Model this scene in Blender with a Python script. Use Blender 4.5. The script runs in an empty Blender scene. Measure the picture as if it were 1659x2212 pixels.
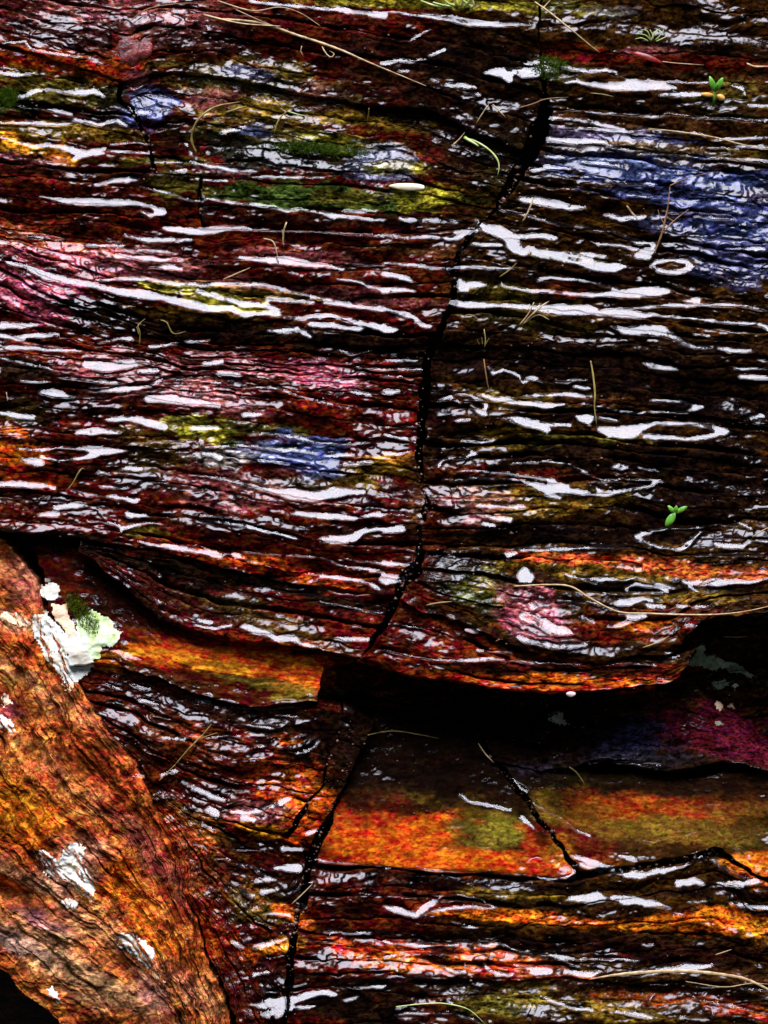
import bpy, bmesh, math, random
import numpy as np
from mathutils import Vector, Matrix

R = math.radians
scene = bpy.context.scene
col = scene.collection
random.seed(7)

# ------------------------------------------------------------------ camera, sky, sun, exposure
K = 1.25 / 1659.0            # metres per survey unit (survey sheet 1659 x 2212 units over the rock slope)
SLOPE = R(30)                # the ledges climb away from the viewer at about 30 degrees
ORG = Vector((0, 0, 1.6))
AX = Vector((1, 0, 0))
AS = Vector((0, math.cos(SLOPE), math.sin(SLOPE)))
AN = Vector((0, -math.sin(SLOPE), math.cos(SLOPE)))

def world(x, y, h=0.0):
    """survey units -> metres: x right, y down the slope, h out of the slope"""
    return ORG + AX * ((x - 829.5) * K) + AS * ((1106 - y) * K) + AN * (h * K)

cam_d = bpy.data.cameras.new('camera')
cam = bpy.data.objects.new('camera', cam_d)
col.objects.link(cam)
cam.location = ORG + AN * 5.0
cam.rotation_euler = Matrix((AX, AS, AN)).transposed().to_euler()
cam_d.sensor_fit = 'HORIZONTAL'
cam_d.sensor_width = 36
cam_d.lens = 36 * 5.0 / 1.25
cam_d.clip_start = 0.05
cam_d.clip_end = 600
scene.camera = cam

SUN_ELEV, SUN_AZ = R(60), R(-4)          # ahead of the viewer, over the top of the slope
world_ = bpy.data.worlds.new('World')
scene.world = world_
world_.use_nodes = True
wn = world_.node_tree
wn.nodes.clear()
sky = wn.nodes.new('ShaderNodeTexSky')
sky.sky_type = 'NISHITA'
sky.sun_disc = False
sky.sun_elevation = SUN_ELEV
sky.sun_rotation = SUN_AZ
sky.dust_density = 2.0
bg = wn.nodes.new('ShaderNodeBackground')
bg.inputs['Strength'].default_value = 0.05
wo = wn.nodes.new('ShaderNodeOutputWorld')
wn.links.new(sky.outputs[0], bg.inputs[0])
wn.links.new(bg.outputs[0], wo.inputs[0])

sl = bpy.data.lights.new('sun', 'SUN')
sl.energy = 5.0
sl.angle = R(45)
sl.color = (0.84, 0.845, 1.0)
sun = bpy.data.objects.new('sun', sl)
col.objects.link(sun)
sd = Vector((math.sin(SUN_AZ) * math.cos(SUN_ELEV), math.cos(SUN_AZ) * math.cos(SUN_ELEV), math.sin(SUN_ELEV)))
sun.rotation_euler = sd.to_track_quat('Z', 'Y').to_euler()
sun.location = ORG + sd * 20

vs = scene.view_settings
vs.view_transform = 'Standard'
vs.look = 'None'
vs.exposure = 0.85
vs.gamma = 1.0
vs.use_curve_mapping = False

# ------------------------------------------------------------------ helpers
def tag(o, label=None, cat=None, group=None, kind=None):
    if label: o['label'] = label
    if cat: o['category'] = cat
    if group: o['group'] = group
    if kind: o['kind'] = kind
    return o

def empty(name, loc):
    o = bpy.data.objects.new(name, None)
    col.objects.link(o)
    o.location = loc
    o.empty_display_size = 0.02
    bpy.context.view_layer.update()
    return o

def grid_mesh(name, P, mat, parent=None, colr=None, wet=None, smooth=True):
    """P: (rows, cols, 3) array of world points -> one mesh object"""
    n, m = P.shape[:2]
    idx = np.arange(n * m).reshape(n, m)
    f = np.stack([idx[:-1, :-1], idx[:-1, 1:], idx[1:, 1:], idx[1:, :-1]], -1).reshape(-1, 4)
    return raw_mesh(name, P.reshape(-1, 3), f, mat, parent,
                    None if colr is None else colr.reshape(-1, colr.shape[-1]),
                    None if wet is None else wet.reshape(-1), smooth)

def raw_mesh(name, V, F, mat, parent=None, colr=None, wet=None, smooth=True):
    V = np.ascontiguousarray(V, dtype=np.float32)
    F = np.ascontiguousarray(F, dtype=np.int32)
    base = Vector(V.mean(0).tolist()) if parent is None else parent.location.copy()
    me = bpy.data.meshes.new(name)
    me.vertices.add(len(V))
    me.vertices.foreach_set('co', (V - np.array(base, dtype=np.float32)).ravel())
    k = F.shape[1]
    me.loops.add(F.size)
    me.loops.foreach_set('vertex_index', F.ravel())
    me.polygons.add(len(F))
    me.polygons.foreach_set('loop_start', np.arange(0, F.size, k, dtype=np.int32))
    me.polygons.foreach_set('loop_total', np.full(len(F), k, dtype=np.int32))
    if smooth:
        me.polygons.foreach_set('use_smooth', np.ones(len(F), dtype=bool))
    me.update(calc_edges=True)
    if colr is not None:
        a = me.attributes.new('stain', 'FLOAT_COLOR', 'POINT')
        c4 = np.ones((len(V), 4), dtype=np.float32)
        c4[:, :colr.shape[1]] = colr
        a.data.foreach_set('color', c4.ravel())
    if wet is not None:
        a = me.attributes.new('wet', 'FLOAT', 'POINT')
        a.data.foreach_set('value', np.ascontiguousarray(wet, dtype=np.float32))
    me.materials.append(mat)
    o = bpy.data.objects.new(name, me)
    col.objects.link(o)
    if parent is not None:
        o.parent = parent
    else:
        o.location = base
    return o

# ------------------------------------------------------------------ materials
def new_mat(name):
    m = bpy.data.materials.new(name)
    m.use_nodes = True
    nt = m.node_tree
    nt.nodes.clear()
    out = nt.nodes.new('ShaderNodeOutputMaterial')
    return m, nt, out

def N(nt, t, **kw):
    n = nt.nodes.new(t)
    for k, v in kw.items():
        if k.startswith('i_'):
            n.inputs[k[2:].replace('_', ' ')].default_value = v
        else:
            setattr(n, k, v)
    return n

def rock_material():
    m, nt, out = new_mat('wet_layered_rock')
    L = nt.links.new
    st = N(nt, 'ShaderNodeAttribute', attribute_name='stain')
    wt = N(nt, 'ShaderNodeAttribute', attribute_name='wet')
    geo = N(nt, 'ShaderNodeNewGeometry')
    mp = N(nt, 'ShaderNodeMapping')
    mp.inputs['Scale'].default_value = (1, 1.8, 1.8)
    L(geo.outputs['Position'], mp.inputs['Vector'])
    n1 = N(nt, 'ShaderNodeTexNoise', i_Scale=26.0, i_Detail=8.0, i_Roughness=0.68, i_Distortion=0.5)
    n2 = N(nt, 'ShaderNodeTexNoise', i_Scale=120.0, i_Detail=5.0, i_Roughness=0.65, i_Distortion=0.6)
    n3 = N(nt, 'ShaderNodeTexNoise', i_Scale=330.0, i_Detail=3.0, i_Roughness=0.6)
    for n in (n1, n2, n3): L(mp.outputs[0], n.inputs['Vector'])
    r1 = N(nt, 'ShaderNodeMapRange', i_From_Min=0.36, i_From_Max=0.66, i_To_Min=0.05, i_To_Max=1.7)
    L(n1.outputs['Fac'], r1.inputs['Value'])
    r2 = N(nt, 'ShaderNodeMapRange', i_From_Min=0.40, i_From_Max=0.62, i_To_Min=0.12, i_To_Max=1.5)
    L(n2.outputs['Fac'], r2.inputs['Value'])
    mu = N(nt, 'ShaderNodeMath', operation='MULTIPLY')
    L(r1.outputs[0], mu.inputs[0]); L(r2.outputs[0], mu.inputs[1])
    mo = N(nt, 'ShaderNodeMix'); mo.data_type = 'FLOAT'; mo.inputs[2].default_value = 0.75
    L(st.outputs['Alpha'], mo.inputs[0]); L(mu.outputs[0], mo.inputs[3]); mu = mo
    vm = N(nt, 'ShaderNodeVectorMath', operation='SCALE')
    L(st.outputs['Color'], vm.inputs[0]); L(mu.outputs[0], vm.inputs['Scale'])
    # iron stain shifts the hue a little
    hs = N(nt, 'ShaderNodeHueSaturation')
    rh = N(nt, 'ShaderNodeMapRange', i_From_Min=0.35, i_From_Max=0.65, i_To_Min=0.482, i_To_Max=0.522)
    n4 = N(nt, 'ShaderNodeTexNoise', i_Scale=60.0, i_Detail=4.0)
    L(mp.outputs[0], n4.inputs['Vector'])
    L(n4.outputs['Fac'], rh.inputs['Value']); L(rh.outputs[0], hs.inputs['Hue']); L(vm.outputs[0], hs.inputs['Color'])
    # roughness: dry 0.85, damp 0.3, running water 0.08
    rr = N(nt, 'ShaderNodeMapRange', i_From_Min=0.0, i_From_Max=0.55, i_To_Min=0.85, i_To_Max=0.11)
    L(wt.outputs['Fac'], rr.inputs['Value'])
    sp = N(nt, 'ShaderNodeMapRange', i_From_Min=0.65, i_From_Max=1.0, i_To_Min=0.003, i_To_Max=0.38)
    L(wt.outputs['Fac'], sp.inputs['Value'])
    # relief
    b1 = N(nt, 'ShaderNodeBump', i_Distance=0.0035)
    bs = N(nt, 'ShaderNodeMapRange', i_From_Min=0.0, i_From_Max=1.0, i_To_Min=0.9, i_To_Max=0.05)
    L(wt.outputs['Fac'], bs.inputs['Value']); L(bs.outputs[0], b1.inputs['Strength']); L(n2.outputs['Fac'], b1.inputs['Height'])
    b2 = N(nt, 'ShaderNodeBump', i_Distance=0.0012)
    L(bs.outputs[0], b2.inputs['Strength']); L(n3.outputs['Fac'], b2.inputs['Height']); L(b1.outputs[0], b2.inputs['Normal'])
    p = N(nt, 'ShaderNodeBsdfPrincipled', i_IOR=1.5)
    L(hs.outputs[0], p.inputs['Base Color']); L(rr.outputs[0], p.inputs['Roughness'])
    L(sp.outputs[0], p.inputs['Specular IOR Level']); L(b2.outputs[0], p.inputs['Normal'])
    L(p.outputs[0], out.inputs[0])
    return m

def water_material():
    m, nt, out = new_mat('water_film')
    L = nt.links.new
    fr = N(nt, 'ShaderNodeFresnel', i_IOR=1.35)
    geo = N(nt, 'ShaderNodeNewGeometry')
    n = N(nt, 'ShaderNodeTexNoise', i_Scale=38.0, i_Detail=3.0)
    b = N(nt, 'ShaderNodeBump', i_Strength=0.5, i_Distance=0.0022)
    L(geo.outputs['Position'], n.inputs['Vector']); L(n.outputs['Fac'], b.inputs['Height'])
    tr = N(nt, 'ShaderNodeBsdfTransparent'); tr.inputs[0].default_value = (0.93, 0.92, 0.90, 1)
    gl = N(nt, 'ShaderNodeBsdfGlossy', i_Roughness=0.03)
    L(b.outputs[0], gl.inputs['Normal']); L(b.outputs[0], fr.inputs['Normal'])
    mx = N(nt, 'ShaderNodeMixShader')
    L(fr.outputs[0], mx.inputs[0]); L(tr.outputs[0], mx.inputs[1]); L(gl.outputs[0], mx.inputs[2])
    L(mx.outputs[0], out.inputs[0])
    return m

def simple_mat(name, c1, c2, rough=0.5, scale=60, bump=0.3, spec=0.4, dist=0.001, stretch=(1, 1, 1), trans=0.0):
    m, nt, out = new_mat(name)
    L = nt.links.new
    tc = N(nt, 'ShaderNodeTexCoord')
    mp = N(nt, 'ShaderNodeMapping'); mp.inputs['Scale'].default_value = stretch
    n = N(nt, 'ShaderNodeTexNoise', i_Scale=scale, i_Detail=6.0, i_Roughness=0.65)
    cr = N(nt, 'ShaderNodeValToRGB')
    cr.color_ramp.elements[0].position = 0.36; cr.color_ramp.elements[0].color = (*c1, 1)
    cr.color_ramp.elements[1].position = 0.64; cr.color_ramp.elements[1].color = (*c2, 1)
    b = N(nt, 'ShaderNodeBump', i_Strength=bump, i_Distance=dist)
    p = N(nt, 'ShaderNodeBsdfPrincipled', i_Roughness=rough)
    p.inputs['Specular IOR Level'].default_value = spec
    L(tc.outputs['Object'], mp.inputs[0]); L(mp.outputs[0], n.inputs['Vector'])
    L(n.outputs['Fac'], cr.inputs[0]); L(cr.outputs[0], p.inputs['Base Color'])
    L(n.outputs['Fac'], b.inputs['Height']); L(b.outputs[0], p.inputs['Normal'])
    L(p.outputs[0], out.inputs[0])
    return m

M_ROCK = rock_material()
M_WATER = water_material()

# ------------------------------------------------------------------ noise
_rng = np.random.RandomState(11)
_TAB = _rng.rand(16, 256, 256).astype(np.float32)

def vnoise(u, v, seed=0):
    t = _TAB[seed % 16]
    u = u + 37.1 * seed; v = v + 91.7 * seed
    iu = np.floor(u).astype(np.int64); iv = np.floor(v).astype(np.int64)
    fu = (u - iu); fv = (v - iv)
    fu = fu * fu * (3 - 2 * fu); fv = fv * fv * (3 - 2 * fv)
    a = t[iu & 255, iv & 255]; b = t[(iu + 1) & 255, iv & 255]
    c = t[iu & 255, (iv + 1) & 255]; d = t[(iu + 1) & 255, (iv + 1) & 255]
    return (a * (1 - fu) + b * fu) * (1 - fv) + (c * (1 - fu) + d * fu) * fv

def fbm(u, v, seed=0, octv=4, rough=0.55):
    s = 0; amp = 1; tot = 0; f = 1.0
    for i in range(octv):
        s = s + amp * vnoise(u * f, v * f, seed + i); tot += amp
        amp *= rough; f *= 2.03
    return s / tot

def smooth(x, a, b):
    t = np.clip((x - a) / (b - a), 0, 1)
    return t * t * (3 - 2 * t)

# ------------------------------------------------------------------ survey of the slope: blocks bounded by joints and bedding gaps
C1 = [(-220,70),(0,95),(120,130),(260,175)]
C1b = [(260,175),(330,150),(480,165),(640,205),(800,240),(900,240),(1050,300),(1130,330)]
C2 = [(-220,340),(0,350),(150,365),(330,372)]
C2b = [(330,372),(435,388),(560,395),(720,400),(850,405),(1000,440),(1075,455)]
C3 = [(-220,540),(0,585),(100,640),(260,700),(400,735),(600,742),(800,748),(930,750)]
C35 = [(-220,820),(0,830),(300,832),(500,845),(700,872),(905,890)]
C4 = [(-220,1120),(0,1150),(180,1165),(400,1200),(620,1265),(850,1290)]
BANKTOP = [(-220,1000),(0,1165),(60,1225),(105,1330),(160,1475),(250,1590),(330,1715),(390,1860),(430,2020),(490,2200),(560,2470)]
BANKMID = [(-220,1640),(0,1825),(125,1950),(215,2005),(320,2100),(350,2140),(395,2250),(430,2470)]
BANKLOW = [(-220,1900),(-60,2050),(0,2090),(30,2108),(60,2150),(95,2182),(140,2225),(250,2470)]
R1B = [(1190,232),(1300,235),(1450,250),(1659,268),(1880,290)]
R2M = [(1075,455),(1250,495),(1400,520),(1659,560),(1880,590)]
R2B = [(936,752),(1100,750),(1300,765),(1500,790),(1659,800),(1880,830)]
R3M = [(908,960),(1100,965),(1300,968),(1500,990),(1659,1010),(1880,1030)]
R3B = [(906,1185),(1050,1187),(1180,1178),(1350,1182),(1450,1200),(1659,1195),(1880,1210)]
# name, top, bottom, left, right, layers, lift, lift_top, crackL, crackR, label
BLOCKS = [
 ('backL', [(-230,-270),(1900,-270)], [(-230,1200),(1900,1200)], None, None, 1, -45, -45, 0, 0, None),
 ('t1', [(-220,-260),(1180,-260)], C1 + C1b[1:], None, [(1180,-260),(1165,60),(1175,200),(1130,330)], 8, 4, -6, 0, 0,
  'dark reddish rock bank along the upper left, littered with straw, above the olive ledges'),
 ('t2', C1, C2, None, [(260,175),(262,225),(310,290),(330,372)], 5, 0, -6, 0, 1,
  'olive and ochre rock block at the left edge with an orange stained lower lip'),
 ('t3', C1b, C2b, [(260,175),(268,225),(316,290),(330,372)], [(1130,330),(1098,390),(1075,455)], 6, -2, -14, 1, 1,
  'mossy ochre rock block with grey crust, just below the long dry stalk'),
 ('r1', [(1180,-260),(1880,-260)], R1B, [(1180,-260),(1165,100),(1190,232)], None, 8, 2, -4, 0, 0,
  'dark rock shelf at the upper right with a deep red band and a small seedling'),
 ('r2', R1B, R2M, [(1190,232),(1176,300),(1124,392),(1075,455)], None, 8, 6, 6, 1, 0,
  'finely layered bluish grey rock block at the right, ending in a step on its left'),
 ('t4', C2 + C2b[1:2], [(-220,420),(0,450),(200,470),(440,490)], None, [(435,388),(432,430),(440,490)], 3, 6, 2, 0, 1,
  'thin brown rock slab at the left with a pale puddle, ending at an upright crack'),
 ('t4b', C2b[1:], [(440,490),(600,500),(800,505),(1020,492)], [(435,388),(432,430),(440,490)], [(1075,455),(1050,475),(1020,492)], 3, 6, -4, 1, 3,
  'smooth olive green rock slab with a cream pebble lying on it'),
 ('t4c', [(-220,420),(0,450),(200,470),(440,490),(600,500),(800,505),(1020,492)], C3, None,
  [(1020,492),(985,560),(975,660),(930,750)], 8, 12, 6, 0, 1,
  'brown and pink rock block with long milky water streaks, left of the upper upright joint'),
 ('r2b', R2M, R2B, [(1075,455),(1023,492),(988,560),(978,660),(936,752)], None, 8, 12, 6, 1, 0,
  'dark brown rock block with a large branching puddle and a ring shaped puddle'),
 ('l5a', C3, C35, None, [(930,750),(915,820),(905,890)], 7, 16, 8, 0, 1,
  'rose tinted layered rock block under the dark bedding gap on the left'),
 ('l5b', C35, C4, None, [(905,890),(901,1000),(920,1080),(904,1190),(850,1290)], 10, 22, 14, 0, 1,
  'layered rock block with a deep red upper lip and a blue and yellow wet patch'),
 ('r3a', R2B, R3M, [(936,752),(921,850),(908,960)], None, 6, 10, 2, 1, 0,
  'nearly black rock block with an oval ring puddle at the right'),
 ('r3b', R3M, R3B, [(908,960),(903,1050),(922,1090),(906,1185)], None, 6, 16, 10, 1, 0,
  'dark rock block with a green seedling growing near its right end'),
 ('recess', [(690,1380),(1000,1400),(1880,1250)], [(640,1780),(1100,1760),(1880,1760)], None, None, 5, -170, -130, 0, 0,
  'shadowed rock wall at the back of the hollow under the overhang'),
 ('l6', C4[2:], [(180,1185),(250,1250),(350,1335),(520,1380),(700,1410),(790,1425)], None, [(850,1290),(822,1360),(790,1425)], 6, 30, 14, 0, 5,
  'narrow dark rock wedge with a white wet lip, above the orange face'),
 ('l7', [(60,1170),(180,1180),(250,1250),(350,1335),(520,1380),(722,1418)], [(150,1445),(250,1440),(400,1490),(550,1527),(690,1518)],
  [(60,1170),(100,1300),(150,1445)], [(722,1418),(705,1470),(690,1518)], 1, 20, -22, 3, 2,
  'smooth rock face stained red and bright orange, with a dark olive foot'),
 ('l8', [(150,1445),(250,1440),(400,1490),(550,1527),(690,1518),(745,1530)], [(250,1590),(330,1690),(430,1760),(560,1805),(612,1812)],
  [(150,1445),(200,1530),(250,1590)], [(745,1530),(735,1590),(690,1700),(612,1812)], 7, 8, -6, 1, 2,
  'dark finely split rock block with an orange corner, crossed by a thin twig'),
 ('l9', [(250,1590),(330,1690),(430,1760),(560,1805),(650,1822)], [(235,1602),(312,1730),(368,1872),(410,2032),(468,2212),(540,2470)],
  None, [(658,1822),(640,2000),(622,2100),(606,2250),(604,2470)], 10, 6, 4, 0, 2,
  'fan of dark curved rock layers bending down between the orange bank and the long joint'),
 ('r5', [(1090,1600),(1300,1520),(1490,1470),(1659,1600),(1880,1770)], [(1060,1640),(1150,1672),(1300,1650),(1420,1668),(1560,1652),(1659,1672),(1880,1800)], None, None, 2, -40, -110, 0, 0,
  'purple and blue tinted rock in the shadow at the right under the overhang'),
 ('r4a', R3B, [(860,1290),(960,1325),(1080,1380),(1170,1415),(1300,1425),(1440,1415),(1530,1332),(1659,1315),(1880,1300)],
  [(906,1185),(902,1240),(854,1290)], None, 6, 78, 24, 4, 0,
  'brown orange rock lobe with white pools and a long straw, on top of the overhang'),
 ('r4b', [(860,1290),(960,1325),(1080,1380),(1170,1415),(1300,1425),(1440,1417),(1500,1395)],
  [(770,1425),(900,1462),(1050,1482),(1200,1502),(1350,1494),(1430,1482),(1452,1462)], [(860,1290),(820,1370),(770,1425)], [(1500,1395),(1480,1430),(1452,1462)], 4, 84, 60, 3, 0,
  'deep red rock slab forming the underside lip of the overhang'),
 ('r6c', [(745,1525),(805,1560)], [(612,1838),(664,1846)], [(745,1525),(700,1680),(612,1838)], [(805,1560),(742,1690),(664,1846)], 4, -2, -10, 1, 2,
  'narrow broken rock sliver standing in the slanting joint, orange at its foot'),
 ('s1', [(805,1545),(900,1560),(1020,1580)], [(672,1868),(900,1880),(1050,1888),(1228,1904)],
  [(805,1545),(742,1690),(672,1868)], [(1030,1580),(1112,1700),(1182,1800),(1240,1888),(1228,1904)], 1, 0, -80, 3, 3,
  'smooth sloping orange rock face with an olive patch, left of the slanting crack'),
 ('s2', [(1040,1580),(1300,1680),(1659,1680),(1880,1720)], [(1250,1885),(1400,1872),(1560,1832),(1640,1905),(1880,1922)],
  [(1040,1580),(1118,1700),(1188,1800),(1246,1885)], None, 1, -2, -70, 2, 0,
  'smooth ochre and red rock face right of the slanting crack'),
 ('r7', [(664,1876),(900,1888),(1050,1896),(1230,1912),(1400,1880),(1560,1850),(1640,1912),(1880,1930)], [(628,2100),(900,2110),(1050,2112),(1300,2120),(1659,2130),(1880,2140)],
  [(664,1876),(640,2000),(628,2100)], None, 7, 10, 0, 2, 0,
  'straight dark rock layers with a glowing orange seam, below the two smooth faces'),
 ('r8', [(628,2100),(900,2110),(1050,2112),(1300,2120),(1659,2130),(1880,2140)], [(604,2470),(1880,2470)],
  [(628,2100),(610,2250),(604,2470)], None, 8, 16, 4, 2, 0,
  'lowest rock layers at the lower right with a flat straw blade on them'),
 ('p2', BANKMID, BANKLOW, None, None, 6, 14, 12, 0, 0,
  'lowest tan and grey dry rock bed at the lower left corner'),
 ('p1', BANKTOP, BANKMID, None, None, 9, 14, 8, 0, 0,
  'dry orange rock bank sloping down from the left edge with white lichen patches'),
]

def poly(pts, t):
    pts = np.array(pts, float)
    d = np.concatenate([[0], np.cumsum(np.hypot(*np.diff(pts, axis=0).T))])
    if d[-1] == 0: return np.repeat(pts[:1], np.size(t), 0)
    d /= d[-1]
    return np.stack([np.interp(t, d, pts[:, 0]), np.interp(t, d, pts[:, 1])], -1)

def poly_s(pts, t):
    """slightly rounded polyline"""
    e = 0.012
    return (poly(pts, np.clip(t - e, 0, 1)) + poly(pts, np.clip(t + e, 0, 1)) + poly(pts, t)) / 3 if len(pts) > 2 else poly(pts, t)

_wx, _wy = np.meshgrid(np.arange(-300, 2000, 5.0), np.arange(-320, 2560, 5.0))
_WAN = np.stack([22 * (fbm(_wx / 60, _wy / 60, 1, 2) - .5) + 13 * (fbm(_wx / 17, _wy / 17, 3, 3) - .5),
                 24 * (fbm(_wx / 130, _wy / 60, 6, 2) - .5) + 9 * (fbm(_wx / 22, _wy / 14, 8, 3) - .5)], -1)
def wander(x, y):
    """joints and bedding wander a little; the same everywhere, so neighbours still fit"""
    fx = np.clip((x + 300) / 5.0, 0, _WAN.shape[1] - 1.01); fy = np.clip((y + 320) / 5.0, 0, _WAN.shape[0] - 1.01)
    i = fx.astype(int); j = fy.astype(int); fx = (fx - i)[..., None]; fy = (fy - j)[..., None]
    return (_WAN[j, i] * (1 - fx) + _WAN[j, i + 1] * fx) * (1 - fy) + (_WAN[j + 1, i] * (1 - fx) + _WAN[j + 1, i + 1] * fx) * fy

class Patch:
    def __init__(s, b):
        s.name, s.T, s.B, s.L, s.R, s.n, s.lift, s.liftT, s.cl, s.cr, s.label = b
        if s.L is None: s.L = [s.T[0], s.B[0]]
        if s.R is None: s.R = [s.T[-1], s.B[-1]]
        s.len = max(np.hypot(*np.diff(np.array(s.T, float), axis=0).T).sum(), np.hypot(*np.diff(np.array(s.B, float), axis=0).T).sum())
        mid = abs(poly(s.T, np.linspace(0, 1, 9)) - poly(s.B, np.linspace(0, 1, 9)))
        s.thick = np.hypot(mid[:, 0], mid[:, 1]).max()
        s.seed = sum(map(ord, s.name)) % 97
    def at(s, a, c):
        """a along 0..1, c down from the top edge 0..1"""
        a = np.clip(a, 0, 1); c_ = c
        sh = a.shape
        T = poly_s(s.T, a.ravel()).reshape(sh + (2,)); B = poly_s(s.B, a.ravel()).reshape(sh + (2,))
        Lp = poly(s.L, np.clip(c_, 0, 1).ravel()).reshape(sh + (2,)); Rp = poly(s.R, np.clip(c_, 0, 1).ravel()).reshape(sh + (2,))
        A = a[..., None]; C = c_[..., None]
        t0, t1, b0, b1 = map(np.array, (s.T[0], s.T[-1], s.B[0], s.B[-1]))
        Q = (1 - C) * T + C * B + (1 - A) * Lp + A * Rp - ((1 - A) * (1 - C) * t0 + A * (1 - C) * t1 + (1 - A) * C * b0 + A * C * b1)
        return Q + wander(Q[..., 0], Q[..., 1])
    def lift_at(s, a, c):
        h = s.liftT + (s.lift - s.liftT) * c
        h = h + 9 * (fbm(a * s.len / 260, c * s.thick / 200, s.seed, 2) - 0.5)
        return h

PATCHES = [Patch(b) for b in BLOCKS]

STEP = 2.16
X0, Y0, X1, Y1 = -240, -280, 1900, 2490
GX = np.arange(X0, X1, STEP); GY = np.arange(Y0, Y1, STEP)
NX, NY = len(GX), len(GY)
MX, MY = np.meshgrid(GX, GY)
U = MX.copy(); V = MY.copy(); LIFT = np.zeros_like(MX)
for p in PATCHES:
    na = int(p.len / STEP * 1.8); nc = max(8, int(p.thick / STEP * 1.9))
    a, c = np.meshgrid(np.linspace(0, 1, na), np.linspace(0, 1, nc))
    P = p.at(a, c)
    ix = np.round((P[..., 0] - X0) / STEP).astype(int); iy = np.round((P[..., 1] - Y0) / STEP).astype(int)
    ok = (ix >= 0) & (ix < NX) & (iy >= 0) & (iy < NY)
    ix, iy = ix[ok], iy[ok]
    U[iy, ix] = (a * p.len)[ok] + p.seed * 13
    V[iy, ix] = (c * p.thick)[ok] + p.seed * 29
    LIFT[iy, ix] = p.lift_at(a, c)[ok]

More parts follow.
